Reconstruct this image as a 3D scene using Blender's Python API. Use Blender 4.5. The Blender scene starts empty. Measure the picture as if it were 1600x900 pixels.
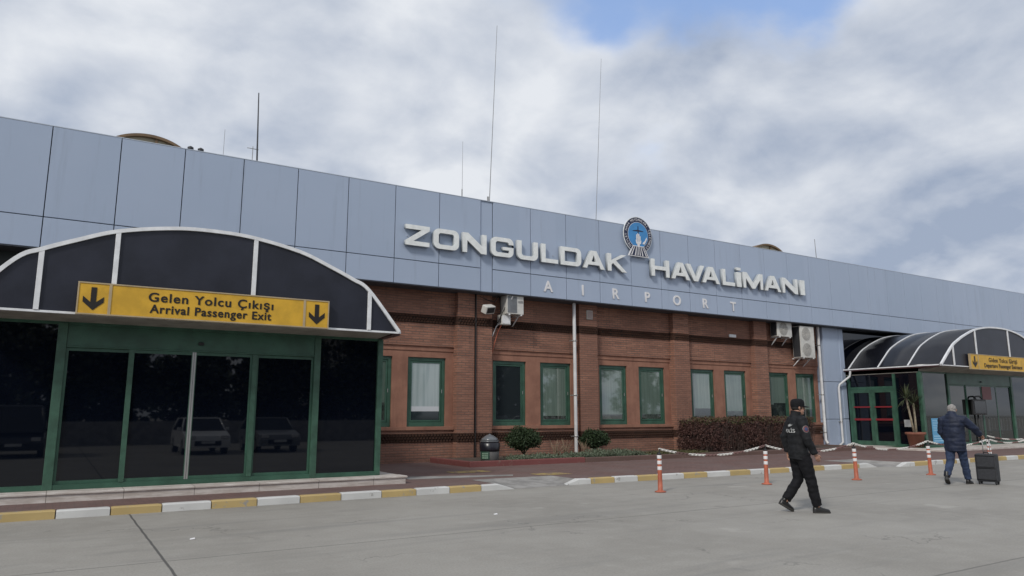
import bpy, bmesh, math, random
from mathutils import Vector, Matrix
random.seed(7)
C = bpy.context.scene.collection
R = math.radians
PI = math.pi

# ------------------------------------------------------------------ camera
cam_d = bpy.data.cameras.new('camera'); cam = bpy.data.objects.new('camera', cam_d); C.objects.link(cam)
PITCH, YAW, ROLL, FOC = R(9.87), R(31.7), R(-0.1), 1140.0
_F = Vector((math.sin(YAW)*math.cos(PITCH), math.cos(YAW)*math.cos(PITCH), math.sin(PITCH)))
_Rr = Vector((math.cos(YAW), -math.sin(YAW), 0)); _U = _Rr.cross(_F)
_R2 = _Rr*math.cos(ROLL) + _U*math.sin(ROLL); _U2 = -_Rr*math.sin(ROLL) + _U*math.cos(ROLL)
m = Matrix.Identity(4)
for i in range(3):
    m[i][0] = _R2[i]; m[i][1] = _U2[i]; m[i][2] = -_F[i]
m[2][3] = 1.55
cam.matrix_world = m
cam_d.sensor_width = 36; cam_d.lens = FOC/1600*36
cam_d.clip_start = 0.1; cam_d.clip_end = 3000
bpy.context.scene.camera = cam

# ------------------------------------------------------------------ exposure, sun, sky
vs = bpy.context.scene.view_settings
vs.view_transform = 'Standard'; vs.look = 'None'; vs.exposure = 0.42; vs.gamma = 1; vs.use_curve_mapping = False
SUN_EL, SUN_AZ = R(38), math.atan2(-0.85, -0.52)        # azimuth measured from +Y towards +X
sun_d = bpy.data.lights.new('sun', 'SUN'); sun_d.energy = 1.5; sun_d.angle = R(10); sun_d.color = (1, .95, .88)
sun = bpy.data.objects.new('sun', sun_d); C.objects.link(sun)
to_sun = Vector((math.sin(SUN_AZ)*math.cos(SUN_EL), math.cos(SUN_AZ)*math.cos(SUN_EL), math.sin(SUN_EL)))
sun.rotation_euler = to_sun.to_track_quat('Z', 'Y').to_euler(); sun.location = (0, 0, 60)

class NT:
    """small helper to wire node trees"""
    def __init__(s, tree): s.t = tree; s.n = tree.nodes; s.l = tree.links
    def new(s, typ, **kw):
        n = s.n.new(typ)
        for k, v in kw.items(): setattr(n, k, v)
        return n
    def put(s, sock, v):
        if isinstance(v, bpy.types.NodeSocket): s.l.new(v, sock)
        elif isinstance(v, (tuple, list)):
            if len(v) == 3 and len(sock.default_value) == 4: v = tuple(v)+(1,)
            sock.default_value = v
        else: sock.default_value = v
    def math(s, op, a, b=0.0, c=0.0, clamp=False):
        n = s.new('ShaderNodeMath', operation=op); n.use_clamp = clamp
        for i, v in enumerate((a, b, c)): s.put(n.inputs[i], v)
        return n.outputs[0]
    def vmath(s, op, a, b=(0,0,0)):
        n = s.new('ShaderNodeVectorMath', operation=op); s.put(n.inputs[0], a)
        if op == 'SCALE': s.put(n.inputs[3], b)
        else: s.put(n.inputs[1], b)
        return n.outputs['Value'] if op in ('DOT_PRODUCT', 'LENGTH') else n.outputs[0]
    def noise(s, vec, scale, detail=4, rough=.55, dist=0, out='Fac'):
        n = s.new('ShaderNodeTexNoise'); s.put(n.inputs['Vector'], vec)
        n.inputs['Scale'].default_value = scale; n.inputs['Detail'].default_value = detail
        n.inputs['Roughness'].default_value = rough; n.inputs['Distortion'].default_value = dist
        return n.outputs[out]
    def mapr(s, v, a, b, c=0.0, d=1.0, smooth=True):
        n = s.new('ShaderNodeMapRange'); n.interpolation_type = 'SMOOTHSTEP' if smooth else 'LINEAR'
        s.put(n.inputs[0], v)
        for i, x in enumerate((a, b, c, d)): s.put(n.inputs[1+i], x)
        return n.outputs[0]
    def mix(s, f, a, b, mode='MIX'):
        n = s.new('ShaderNodeMix', data_type='RGBA'); n.blend_type = mode
        s.put(n.inputs[0], f); s.put(n.inputs[6], a); s.put(n.inputs[7], b)
        return n.outputs[2]
    def comb(s, x, y, z):
        n = s.new('ShaderNodeCombineXYZ')
        for i, v in enumerate((x, y, z)): s.put(n.inputs[i], v)
        return n.outputs[0]
    def sep(s, v):
        n = s.new('ShaderNodeSeparateXYZ'); s.put(n.inputs[0], v); return n.outputs

world = bpy.data.worlds.new('World'); bpy.context.scene.world = world; world.use_nodes = True
w = NT(world.node_tree); w.n.clear()
sky = w.new('ShaderNodeTexSky', sky_type='NISHITA'); sky.sun_disc = False
sky.sun_elevation = SUN_EL; sky.sun_rotation = SUN_AZ; sky.air_density = 1.0; sky.dust_density = 1.2
d = w.vmath('NORMALIZE', w.new('ShaderNodeTexCoord').outputs['Generated'])
dx, dy, dz = w.sep(d)
inv = w.math('DIVIDE', 1.0, w.math('ADD', w.math('MAXIMUM', dz, 0.0), 0.36))
cp = w.comb(w.math('MULTIPLY', dx, inv), w.math('MULTIPLY', dy, inv), 0.37)
big = w.noise(cp, 1.9, 4, .5, .2)
med = w.noise(cp, 3.7, 7, .52, .2)
lit = w.noise(w.vmath('ADD', cp, (-.065, -.045, .02)), 3.7, 7, .52, .2)      # density a step towards the sun
fine = w.noise(cp, 11, 8, .65, .3)
jit = w.new('ShaderNodeTexNoise'); w.put(jit.inputs['Vector'], cp); jit.inputs['Scale'].default_value = 2.6; jit.inputs['Detail'].default_value = 6
dj = w.vmath('NORMALIZE', w.vmath('ADD', d, w.vmath('SCALE', w.vmath('SUBTRACT', jit.outputs['Color'], (.5, .5, .5)), .26)))
def blob(v, deg):
    a = w.vmath('DOT_PRODUCT', dj, tuple(v))
    return w.mapr(a, math.cos(R(deg*1.55)), 1.0)
def add(lst):
    r = lst[0]
    for q in lst[1:]: r = w.math('ADD', r, q)
    return r
BLUE = [((.469,.669,.576), 6), ((.57,.613,.547), 6.5), ((.658,.53,.535), 6), ((.708,.46,.535), 4)]
WHITE = [((-.034,.912,.409), 10), ((.174,.886,.43), 8), ((.486,.804,.343), 7), ((.764,.572,.298), 7), ((.871,.35,.345), 6), ((.533,.704,.469), 6), ((.411,.827,.385), 6), ((.114,.934,.338), 7)]
GREY = [((.875,.425,.233), 11), ((.653,.659,.374), 7), ((.326,.844,.426), 6), ((.726,.563,.394), 5), ((.216,.848,.484), 5), ((.896,.397,.199), 9), ((.21,.917,.339), 5)]
blue_m = add([blob(v, a) for v, a in BLUE]); white_m = add([blob(v, a) for v, a in WHITE]); grey_m = add([blob(v, a) for v, a in GREY])
relief = w.math('MULTIPLY', w.math('SUBTRACT', med, lit), .95)
tone = add([w.math('MULTIPLY', big, .72), w.math('MULTIPLY', med, .40), w.math('MULTIPLY', fine, .11), relief, w.math('MULTIPLY', white_m, .07)])
tone = w.math('SUBTRACT', tone, w.math('MULTIPLY', grey_m, .085))
tone = w.mapr(tone, .26, .88, smooth=False)
cloud_col = w.mix(tone, (2.6, 3.1, 4.05), (5.85, 6.08, 6.45))
cover = w.math('ADD', w.math('MULTIPLY', blue_m, .53), w.math('MULTIPLY', w.math('SUBTRACT', med, .5), 1.9))
clear = w.mapr(cover, .30, 1.0, 0, .9)
blue_sky = w.mix(.5, w.mix(1.0, sky.outputs[0], (1.0, 1.0, 1.0), 'MULTIPLY'), (2.6, 4.2, 7.8))
col = w.mix(clear, cloud_col, blue_sky)
below = w.mapr(dz, -.02, .015)
col = w.mix(below, (2.2, 2.3, 2.4), col)
bg = w.new('ShaderNodeBackground'); w.put(bg.inputs[0], col); bg.inputs[1].default_value = 0.1
w.l.new(bg.outputs[0], w.new('ShaderNodeOutputWorld').inputs[0])

# ------------------------------------------------------------------ mesh helpers
class MB:
    def __init__(s): s.bm = bmesh.new()
    def box(s, a, b, bev=0.0, mi=0, rot=None, piv=None):
        x0,y0,z0 = a; x1,y1,z1 = b
        vs_ = [s.bm.verts.new(p) for p in ((x0,y0,z0),(x1,y0,z0),(x1,y1,z0),(x0,y1,z0),(x0,y0,z1),(x1,y0,z1),(x1,y1,z1),(x0,y1,z1))]
        fs = [s.bm.faces.new([vs_[i] for i in q]) for q in ((0,3,2,1),(4,5,6,7),(0,1,5,4),(1,2,6,5),(2,3,7,6),(3,0,4,7))]
        for f in fs: f.material_index = mi
        if bev:
            es = list({e for f in fs for e in f.edges})
            r = bmesh.ops.bevel(s.bm, geom=es, offset=bev, segments=2, affect='EDGES', profile=.5)
            for f in r['faces']: f.material_index = mi
            vs_ = list({v for f in r['faces'] for v in f.verts} | {v for v in vs_ if v.is_valid})
        if rot is not None:
            piv = Vector(piv) if piv else (Vector(a)+Vector(b))/2
            bmesh.ops.rotate(s.bm, verts=vs_, cent=piv, matrix=rot)
        return vs_
    def quad(s, pts, mi=0):
        f = s.bm.faces.new([s.bm.verts.new(p) for p in pts]); f.material_index = mi; return f
    def prism(s, pts, vec, mi=0):
        """polygon pts extruded along vec"""
        vec = Vector(vec); n = len(pts)
        a = [s.bm.verts.new(p) for p in pts]; b = [s.bm.verts.new(Vector(p)+vec) for p in pts]
        fs = [s.bm.faces.new(a), s.bm.faces.new(b[::-1])]
        for i in range(n): fs.append(s.bm.faces.new((a[i], b[i], b[(i+1) % n], a[(i+1) % n])))
        for f in fs: f.material_index = mi
        return a+b
    def loft(s, rings, mi=0, caps=True, smooth=True):
        vr = [[s.bm.verts.new(p) for p in r] for r in rings]; n = len(vr[0])
        for a, b in zip(vr, vr[1:]):
            for i in range(n):
                f = s.bm.faces.new((a[i], a[(i+1) % n], b[(i+1) % n], b[i])); f.smooth = smooth; f.material_index = mi
        if caps:
            for r, rev in ((vr[0], True), (vr[-1], False)):
                f = s.bm.faces.new(r[::-1] if rev else r); f.material_index = mi
        return vr
    def tube(s, pts, rad, n=10, mi=0, caps=True, flat=None):
        """round tube along pts; rad a number, a list, or a list of (ru, rv); rounded ends left flat"""
        pts = [Vector(p) for p in pts]; k = len(pts)
        if not isinstance(rad, (list, tuple)): rad = [rad]*k
        rings = []; u = None
        for i, p in enumerate(pts):
            t = (pts[min(i+1, k-1)]-pts[max(i-1, 0)]).normalized()
            if u is None:
                ref = Vector(flat) if flat else (Vector((0,0,1)) if abs(t.z) < .9 else Vector((1,0,0)))
                u = (ref - t*ref.dot(t)).normalized()
            else:
                u = (u - t*u.dot(t)).normalized()
            v = t.cross(u); r = rad[i]; ru, rv = r if isinstance(r, (tuple, list)) else (r, r)
            rings.append([p + u*math.cos(2*PI*j/n)*ru + v*math.sin(2*PI*j/n)*rv for j in range(n)])
        return s.loft(rings, mi, caps)
    def cyl(s, base, r, h, n=20, mi=0, r2=None, axis=(0,0,1)):
        b = Vector(base); return s.tube([b, b+Vector(axis)*h], [r, r if r2 is None else r2], n, mi)
    def lathe(s, prof, c=(0,0,0), n=20, mi=0, caps=True):
        c = Vector(c)
        return s.loft([[c+Vector((r*math.cos(2*PI*j/n), r*math.sin(2*PI*j/n), z)) for j in range(n)] for r, z in prof], mi, caps)
    def ball(s, c, r, sub=2, scale=(1,1,1), mi=0):
        g = bmesh.ops.create_icosphere(s.bm, subdivisions=sub, radius=1.0)['verts']
        for v in g: v.co = Vector((v.co.x*r*scale[0], v.co.y*r*scale[1], v.co.z*r*scale[2])) + Vector(c)
        for v in g:
            for f in v.link_faces: f.smooth = True; f.material_index = mi
        return g
    def build(s, name, mats, parent=None, origin=None, recalc=True):
        if recalc: bmesh.ops.recalc_face_normals(s.bm, faces=s.bm.faces)
        me = bpy.data.meshes.new(name)
        if parent is not None: org = root_loc(parent)
        else: org = Vector(origin) if origin else Vector((0,0,0))
        bmesh.ops.translate(s.bm, verts=s.bm.verts, vec=-org)
        s.bm.to_mesh(me); s.bm.free()
        return link(name, me, mats, parent, org)
def link(name, me, mats, parent=None, org=None):
    o = bpy.data.objects.new(name, me); C.objects.link(o)
    for mm in (mats if isinstance(mats, (list, tuple)) else [mats]): me.materials.append(mm)
    if parent is not None: o.parent = parent
    elif org is not None: o.location = org
    return o
def root_loc(o):
    while o.parent: o = o.parent
    return Vector(o.location)
def thing(name, label, cat, loc=(0,0,0), group=None):
    o = bpy.data.objects.new(name, None); C.objects.link(o); o.location = loc; o.empty_display_size = .2
    return tag(o, label, cat, group)
def tag(o, label, cat, group=None):
    o['label'] = label; o['category'] = cat
    if group: o['group'] = group
    return o
def struct(o, kind='structure'):
    o['kind'] = kind; return o
def copy_tree(o, parent=None):
    c = o.copy(); C.objects.link(c)
    if parent: c.parent = parent
    for ch in o.children: copy_tree(ch, c)
    return c
def smooth(o, ang=40):
    for p in o.data.polygons: p.use_smooth = True
    try: o.data.set_sharp_from_angle(angle=R(ang))
    except Exception: pass
    return o
def rotz(pts, a, c=(0,0,0)):
    M = Matrix.Rotation(a, 3, 'Z'); c = Vector(c); return [M @ Vector(p) + c for p in pts]

# ------------------------------------------------------------------ materials
def mat(name, col, rough=.6, metal=0, spec=.5, var=0.0, vscale=3.0, bump=0.0, bscale=40.0, fn=None, coat=0):
    mm = bpy.data.materials.new(name); mm.use_nodes = True
    t = NT(mm.node_tree); b = t.n['Principled BSDF']
    b.inputs['Roughness'].default_value = rough; b.inputs['Metallic'].default_value = metal
    b.inputs['Specular IOR Level'].default_value = spec; b.inputs['Coat Weight'].default_value = coat
    pos = t.new('ShaderNodeNewGeometry').outputs['Position']
    c = tuple(col)+(1,)
    if fn:
        r = fn(t, pos, b)
        if r is not None: t.put(b.inputs['Base Color'], r)
    elif var:
        n = t.noise(pos, vscale, 5, .6)
        lo = tuple(x*(1-var) for x in col); hi = tuple(min(1, x*(1+var)) for x in col)
        t.put(b.inputs['Base Color'], t.mix(t.mapr(n, .3, .7), lo, hi))
    else: b.inputs['Base Color'].default_value = c
    if bump:
        bp = t.new('ShaderNodeBump'); bp.inputs['Strength'].default_value = bump; bp.inputs['Distance'].default_value = .02
        t.put(bp.inputs['Height'], t.noise(pos, bscale, 4, .6)); t.put(b.inputs['Normal'], bp.outputs[0])
    return mm

def f_ground(t, pos, b):
    x, y, z = t.sep(pos)
    n1 = t.noise(pos, .35, 6, .6); n2 = t.noise(pos, 2.6, 6, .65); n3 = t.noise(pos, 38, 3, .6)
    streak = t.noise(t.comb(t.math('MULTIPLY', x, .5), t.math('MULTIPLY', y, 2.2), 0), 1.0, 5, .6)
    c = t.mix(t.mapr(n1, .32, .68), (.272, .256, .226), (.338, .320, .285))
    c = t.mix(t.mapr(n2, .42, .75, 0, .5), c, (.365, .35, .315))
    c = t.mix(t.mapr(streak, .52, .75, 0, .5), c, (.21, .202, .185))
    c = t.mix(t.mapr(n3, .35, .7, 0, .35), c, (.19, .182, .168))
    oil = t.math('MULTIPLY', t.mapr(t.noise(pos, 1.9, 2, .5, .3), .68, .76), t.mapr(n1, .35, .6))
    c = t.mix(t.math('MULTIPLY', oil, .3), c, (.12, .115, .105))
    grit = t.noise(pos, 120, 2, .5); c = t.mix(t.mapr(grit, .62, .75, 0, .35), c, (.13, .125, .115))
    spot = t.noise(pos, .9, 3, .5)
    c = t.mix(t.mapr(spot, .66, .74, 0, .45), c, (.43, .41, .37))
    vor = t.new('ShaderNodeTexVoronoi', feature='DISTANCE_TO_EDGE'); vor.inputs['Scale'].default_value = .33
    t.put(vor.inputs['Vector'], t.vmath('ADD', pos, t.vmath('SCALE', t.noise(pos, 1.3, 4, out='Color'), .9)))
    crack = t.math('MULTIPLY', t.mapr(vor.outputs['Distance'], .0, .006, 1, 0), t.mapr(t.noise(pos, .5, 2), .5, .6))
    c = t.mix(t.math('MULTIPLY', crack, .45), c, (.09, .085, .08))
    tyre = t.noise(t.comb(t.math('MULTIPLY', t.math('ADD', x, t.math('MULTIPLY', y, .2)), .07), t.math('MULTIPLY', t.math('SUBTRACT', y, t.math('MULTIPLY', x, .03)), 1.5), 0), 1.0, 3, .6)
    c = t.mix(t.mapr(tyre, .56, .72, 0, .4), c, (.185, .18, .17))
    patch = t.noise(pos, .22, 2, .4); c = t.mix(t.mapr(patch, .55, .57, 0, .14), c, (.40, .385, .35))
    wob = t.math('MULTIPLY', t.math('SUBTRACT', t.noise(pos, 1.6, 3), .5), .03)
    def line(coord, at, wd):
        a = t.math('ABSOLUTE', t.math('SUBTRACT', t.math('ADD', coord, wob), at)); return t.mapr(a, wd*.45, wd, 1, 0)
    lm = t.math('MAXIMUM', line(x, 1.15, .02), t.math('MULTIPLY', line(y, 9.0, .022), .6))
    lm = t.math('MAXIMUM', lm, t.math('MULTIPLY', line(y, 4.2, .022), .55))
    lm = t.math('MAXIMUM', lm, t.math('MULTIPLY', line(x, 12.4, .03), .18))
    c = t.mix(t.math('MULTIPLY', lm, .85), c, (.06, .058, .055))
    # dirt gathered along the kerb foot
    dk = t.math('MULTIPLY', t.mapr(y, 13.0, 13.6), t.mapr(t.noise(pos, 1.5, 4), .35, .65))
    c = t.mix(t.math('MULTIPLY', dk, .3), c, (.13, .125, .12))
    bp = t.new('ShaderNodeBump'); bp.inputs['Strength'].default_value = .25; bp.inputs['Distance'].default_value = .01
    t.put(bp.inputs['Height'], t.math('SUBTRACT', n3, lm)); t.put(b.inputs['Normal'], bp.outputs[0])
    return c
M_ground = mat('concrete_apron', (0,0,0), .85, fn=f_ground)

def f_brick(dark):
    def fn(t, pos, b):
        x, y, z = t.sep(pos)
        u = t.comb(t.math('ADD', x, y), z, 0)
        br = t.new('ShaderNodeTexBrick'); t.put(br.inputs['Vector'], u)
        br.inputs['Scale'].default_value = 1.0; br.inputs['Brick Width'].default_value = .26; br.inputs['Row Height'].default_value = .078
        br.inputs['Mortar Size'].default_value = .015; br.inputs['Mortar Smooth'].default_value = .3; br.inputs['Bias'].default_value = -.1
        k = .2 if dark else 1.0
        t.put(br.inputs['Color1'], (.355*k, .172*k, .115*k)); t.put(br.inputs['Color2'], (.222*k, .104*k, .072*k)); t.put(br.inputs['Mortar'], (.13*k, .10*k, .085*k))
        n = t.noise(pos, .8, 5, .6); n2 = t.noise(pos, 7, 4, .6)
        row = t.noise(t.comb(t.math('MULTIPLY', t.math('ADD', x, y), .9), t.math('MULTIPLY', z, 12.8), 0), 1.0, 2, .5)
        c = t.mix(t.mapr(row, .35, .7, 0, .55), br.outputs['Color'], (.42*k, .215*k, .148*k))
        c = t.mix(t.mapr(n, .4, .72, 0, .45), c, (.17*k, .09*k, .068*k))
        c = t.mix(t.mapr(n2, .55, .8, 0, .3), c, (.38*k, .24*k, .18*k))
        big_ = t.noise(pos, .33, 3, .5); c = t.mix(t.mapr(big_, .42, .62, 0, .55), c, (.20*k, .105*k, .078*k))
        drip = t.noise(t.comb(t.math('MULTIPLY', t.math('ADD', x, y), 3.2), t.math('MULTIPLY', z, .3), 0), 1, 4, .6); c = t.mix(t.mapr(drip, .55, .75, 0, .45), c, (.11*k, .07*k, .058*k))
        c = t.mix(t.math('MULTIPLY', t.mapr(z, .1, 1.0, .45, 0), t.mapr(n2, .3, .7)), c, (.13*k, .085*k, .07*k))
        bp = t.new('ShaderNodeBump'); bp.inputs['Strength'].default_value = .55; bp.inputs['Distance'].default_value = .012
        t.put(bp.inputs['Height'], t.math('SUBTRACT', t.math('MULTIPLY', n2, .3), br.outputs['Fac'])); t.put(b.inputs['Normal'], bp.outputs[0])
        return c
    return fn
M_brick = mat('brick', (0,0,0), .85, spec=.25, fn=f_brick(False))
M_brick_dark_shade = mat('dark_brick_with_shade', (0,0,0), .9, spec=.2, fn=f_brick(True))  # darker brick, with the shadow among the teeth mixed into its colour
def f_render(t, pos, b):
    x, y, z = t.sep(pos)
    n = t.noise(pos, 2.2, 5, .6); v = t.noise(t.comb(t.math('MULTIPLY', x, 9), t.math('MULTIPLY', y, 9), t.math('MULTIPLY', z, 1.2)), 1, 3)
    c = t.mix(t.mapr(n, .3, .7), (.25, .125, .088), (.33, .17, .118))
    return t.mix(t.mapr(v, .5, .75, 0, .3), c, (.15, .075, .055))
M_surround = mat('soldier_brick', (0,0,0), .85, spec=.25, fn=f_render)
def f_fascia(t, pos, b):
    x, y, z = t.sep(pos)
    pid = t.math('FLOOR', t.math('DIVIDE', t.math('ADD', x, .66), 1.5))
    wn = t.new('ShaderNodeTexWhiteNoise'); wn.noise_dimensions = '2D'
    t.put(wn.inputs['Vector'], t.comb(pid, t.math('GREATER_THAN', z, 6.25), 0))
    n = t.noise(pos, .5, 4, .5)
    run = t.noise(t.comb(t.math('MULTIPLY', x, 5), t.math('MULTIPLY', y, 5), t.math('MULTIPLY', z, .35)), 1, 4, .6)
    c = t.mix(wn.outputs['Value'], (.35, .42, .535), (.375, .445, .565))
    c = t.mix(t.mapr(n, .35, .7, 0, .35), c, (.40, .465, .58))
    bp = t.new('ShaderNodeBump'); bp.inputs['Strength'].default_value = .10; bp.inputs['Distance'].default_value = .05
    t.put(bp.inputs['Height'], t.noise(pos, 1.1, 2)); t.put(b.inputs['Normal'], bp.outputs[0])
    c = t.mix(t.mapr(run, .54, .8, 0, .36), c, (.25, .29, .36))
    return c
M_fascia = mat('blue_grey_cladding', (0,0,0), .42, spec=.4, fn=f_fascia)
M_joint = mat('joint_shadow_gap', (.045, .055, .08), .8)
M_soffit = mat('soffit_metal', (.09, .10, .12), .7, var=.2)
M_green = mat('green_frame_paint', (.035, .094, .063), .38, var=.22, vscale=2.5)
M_green_lt = mat('green_frame_weathered', (.040, .098, .066), .45, var=.25, vscale=4)
M_white = mat('white_metal', (.74, .75, .76), .35, var=.1, vscale=5)
M_alu = mat('aluminium', (.45, .45, .44), .35, .7)
def glass_mat(name, col, rough=.02, ior=1.5, spec=.5):
    mm = mat(name, col, rough, spec=spec); b = mm.node_tree.nodes['Principled BSDF']; b.inputs['IOR'].default_value = ior
    return mm
M_glass_dark = glass_mat('dark_tinted_glass', (.0025, .004, .008), spec=.55)
M_glass_vest = glass_mat('tinted_entrance_glass', (.014, .017, .016), ior=1.6)
def f_coated(t, pos, b):
    x, y, z = t.sep(pos)
    wn = t.new('ShaderNodeTexWhiteNoise'); wn.noise_dimensions = '1D'; t.put(wn.inputs['W'], t.math('FLOOR', t.math('DIVIDE', t.math('SUBTRACT', x, 1.2), 1.57)))
    r1, r2, r3 = t.sep(wn.outputs['Color'])
    fold = t.noise(t.comb(t.math('MULTIPLY', x, 16), 0, t.math('MULTIPLY', z, .5)), 1, 3, .5)
    cloth = t.mix(r1, (.095, .14, .115), (.19, .25, .215))
    cloth = t.mix(t.mapr(fold, .4, .65, 0, .35), cloth, (.06, .085, .07))
    drop = t.math('ADD', 1.35, t.math('MULTIPLY', r2, .75))          # lower edge of the curtain
    seen = t.mapr(t.math('SUBTRACT', z, drop), -.012, .012)
    room = t.mix(t.mapr(t.noise(pos, 2.3, 3), .4, .65), (.018, .026, .024), (.06, .078, .068))
    return t.mix(seen, room, cloth)
def f_curtain(t, pos, b):
    x, y, z = t.sep(pos)
    n = t.noise(t.comb(t.math('MULTIPLY', x, 9), 0, t.math('MULTIPLY', z, .6)), 1, 3, .5)
    c = t.mix(t.mapr(n, .35, .65), (.30, .37, .37), (.38, .45, .45))
    c = t.mix(t.mapr(z, 1.80, 1.84, 1, 0), c, (.55, .58, .60))
    return t.mix(t.mapr(z, 1.66, 1.675, 1, 0), c, (.02, .03, .035))
M_glass_win = mat('coated_window_glass', (0,0,0), .03, spec=.8, fn=f_coated); M_glass_win.node_tree.nodes['Principled BSDF'].inputs['IOR'].default_value = 1.9
M_glass_win_dark = glass_mat('dark_window_glass', (.02, .026, .03), ior=1.65)
M_curtain_glass = mat('curtained_window_glass', (0,0,0), .04, spec=.7, fn=f_curtain)
M_canopy = mat('dark_canopy_sheet', (.021, .023, .034), .35, spec=.35, var=.2, vscale=1.5)
M_vault = mat('dark_vault_sheet', (.012, .013, .018), .22, spec=.6, var=.2, vscale=1.2)
M_soffit_can = mat('canopy_soffit', (.27, .255, .225), .7, var=.2, vscale=3)
M_gutter = mat('dark_red_gutter', (.06, .022, .022), .5, var=.3)
def f_stone(t, pos, b):
    x, y, z = t.sep(pos)
    n = t.noise(t.comb(x, y, t.math('MULTIPLY', z, 6)), 3, 6, .65); j = t.math('FRACT', t.math('DIVIDE', x, 1.15))
    c = t.mix(t.mapr(n, .3, .72), (.42, .37, .33), (.62, .58, .54))
    return t.mix(t.mapr(j, .985, .995), c, (.2, .17, .15))
M_stone = mat('travertine_step', (0,0,0), .7, fn=f_stone)
def f_paver(t, pos, b):
    br = t.new('ShaderNodeTexBrick'); t.put(br.inputs['Vector'], pos)
    br.inputs['Scale'].default_value = 1; br.inputs['Brick Width'].default_value = .2; br.inputs['Row Height'].default_value = .1
    br.inputs['Mortar Size'].default_value = .006
    t.put(br.inputs['Color1'], (.19, .115, .10)); t.put(br.inputs['Color2'], (.145, .09, .08)); t.put(br.inputs['Mortar'], (.09, .07, .065))
    n = t.noise(pos, .9, 5, .6); n2 = t.noise(pos, 5, 4)
    c = t.mix(t.mapr(n, .35, .7, 0, .6), br.outputs['Color'], (.17, .13, .12))
    return t.mix(t.mapr(n2, .5, .8, 0, .3), c, (.11, .085, .08))
M_paver = mat('red_brown_pavers', (0,0,0), .9, spec=.25, fn=f_paver)
def worn(name, col, under=(.30, .29, .27), amt=.62):
    def fn(t, pos, b):
        n = t.noise(pos, 6, 6, .7); n2 = t.noise(pos, 1.3, 3)
        c = t.mix(t.mapr(n2, .3, .7), tuple(x*.85 for x in col), col)
        return t.mix(t.mapr(n, amt-.02, amt+.07), c, under)
    return mat(name, col, .75, fn=fn)
M_kerb_w = worn('worn_white_kerb_paint', (.62, .62, .60)); M_kerb_y = worn('worn_yellow_kerb_paint', (.50, .37, .16), amt=.6)
M_kerb_r = worn('faded_red_kerb', (.20, .065, .06), (.2, .12, .1)); M_kerb_b = worn('brown_kerb', (.14, .085, .07), (.2, .15, .12))
M_ramp = mat('concrete_ramp', (.27, .26, .245), .9, var=.25, vscale=2.5)
M_yellow_worn = worn('worn_yellow_ground_paint', (.42, .31, .10), (.18, .12, .10), .5)
M_sign_y = mat('yellow_sign_panel', (.62, .36, .03), .45, var=.12, vscale=3)
M_sign_black = mat('black_sign_lettering', (.012, .009, .007), .5)
M_letter = mat('pale_grey_letter_face', (.80, .82, .80), .45, var=.08, vscale=6)
M_letter_side = mat('grey_letter_return', (.42, .45, .46), .5)
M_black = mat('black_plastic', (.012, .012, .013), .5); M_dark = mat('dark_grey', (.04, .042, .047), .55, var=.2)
M_grey = mat('mid_grey_metal', (.22, .22, .22), .5, var=.15); M_ac = mat('aged_white_casing', (.60, .59, .55), .5, var=.12, vscale=4)
M_ac_side = mat('grey_casing_side', (.16, .17, .18), .55, var=.2)
M_orange = mat('orange_plastic', (.42, .115, .062), .55, var=.22, vscale=5); M_reflect = mat('white_reflective_band', (.75, .74, .74), .4)
M_soil = mat('soil', (.075, .055, .042), .95, var=.4, vscale=6, bump=.6, bscale=15)
M_pipe = mat('white_downpipe', (.62, .62, .62), .4, var=.12, vscale=2)
M_roof = mat('roof_membrane', (.2, .2, .2), .9, var=.2)
M_brown = mat('brown_metal_trim', (.17, .11, .06), .6, var=.2); M_cream = mat('cream_panel', (.42, .38, .28), .6, var=.15)
M_red = mat('red_bar', (.22, .018, .025), .45)
M_blue = mat('light_blue_sticker', (.10, .33, .55), .4); M_blue_lt = mat('pale_blue_print', (.35, .6, .78), .4)

# ------------------------------------------------------------------ ground, pavement, kerbs
b = MB(); g = 700
b.quad([(-g, -g, 0), (g, -g, 0), (g, g, 0), (-g, g, 0)])
struct(b.build('ground', M_ground))
b = MB(); PZ = .12
def slab(x0, x1, y0, y1): b.box((x0, y0, -.05), (x1, y1, PZ))
for (xa, ya), (xb, yb) in (((-14, 13.42), (8.04, 13.66)), ((10.2, 13.73), (20.56, 13.37)), ((21.99, 13.02), (70, 12.54))):
    b.prism([(xa, ya, -.05), (xb, yb, -.05), (xb, 14.75, -.05), (xa, 14.75, -.05)], (0, 0, PZ+.05))
slab(-14, 70, 14.75, 21.3)
struct(b.build('pavement', M_paver))
for xs_, ys_ in (((8.04, 8.5, 9.88, 10.2), (13.68, 13.62, 13.66, 13.70)), ((20.56, 20.95, 21.62, 21.99), (13.39, 13.33, 13.02, 13.01))):
    b = MB(); zs_ = (PZ+.003, .004, .004, PZ+.003)
    F_ = [b.bm.verts.new((x, y, z)) for x, y, z in zip(xs_, ys_, zs_)]; B_ = [b.bm.verts.new((x, 14.78, PZ+.003)) for x in xs_]; D_ = [b.bm.verts.new((x, y, -.05)) for x, y in zip(xs_, ys_)]
    for i in range(3):
        b.bm.faces.new((F_[i], F_[i+1], B_[i+1])); b.bm.faces.new((F_[i], B_[i+1], B_[i])); b.bm.faces.new((D_[i], D_[i+1], F_[i+1], F_[i]))
    struct(b.build('ramp', M_ramp, recalc=False))
b = MB()
b.quad([(6.9, 15.6, PZ+.004), (9.4, 15.2, PZ+.004), (9.6, 15.5, PZ+.004), (7.0, 16.4, PZ+.004)])
struct(b.build('path', M_ramp))
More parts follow.
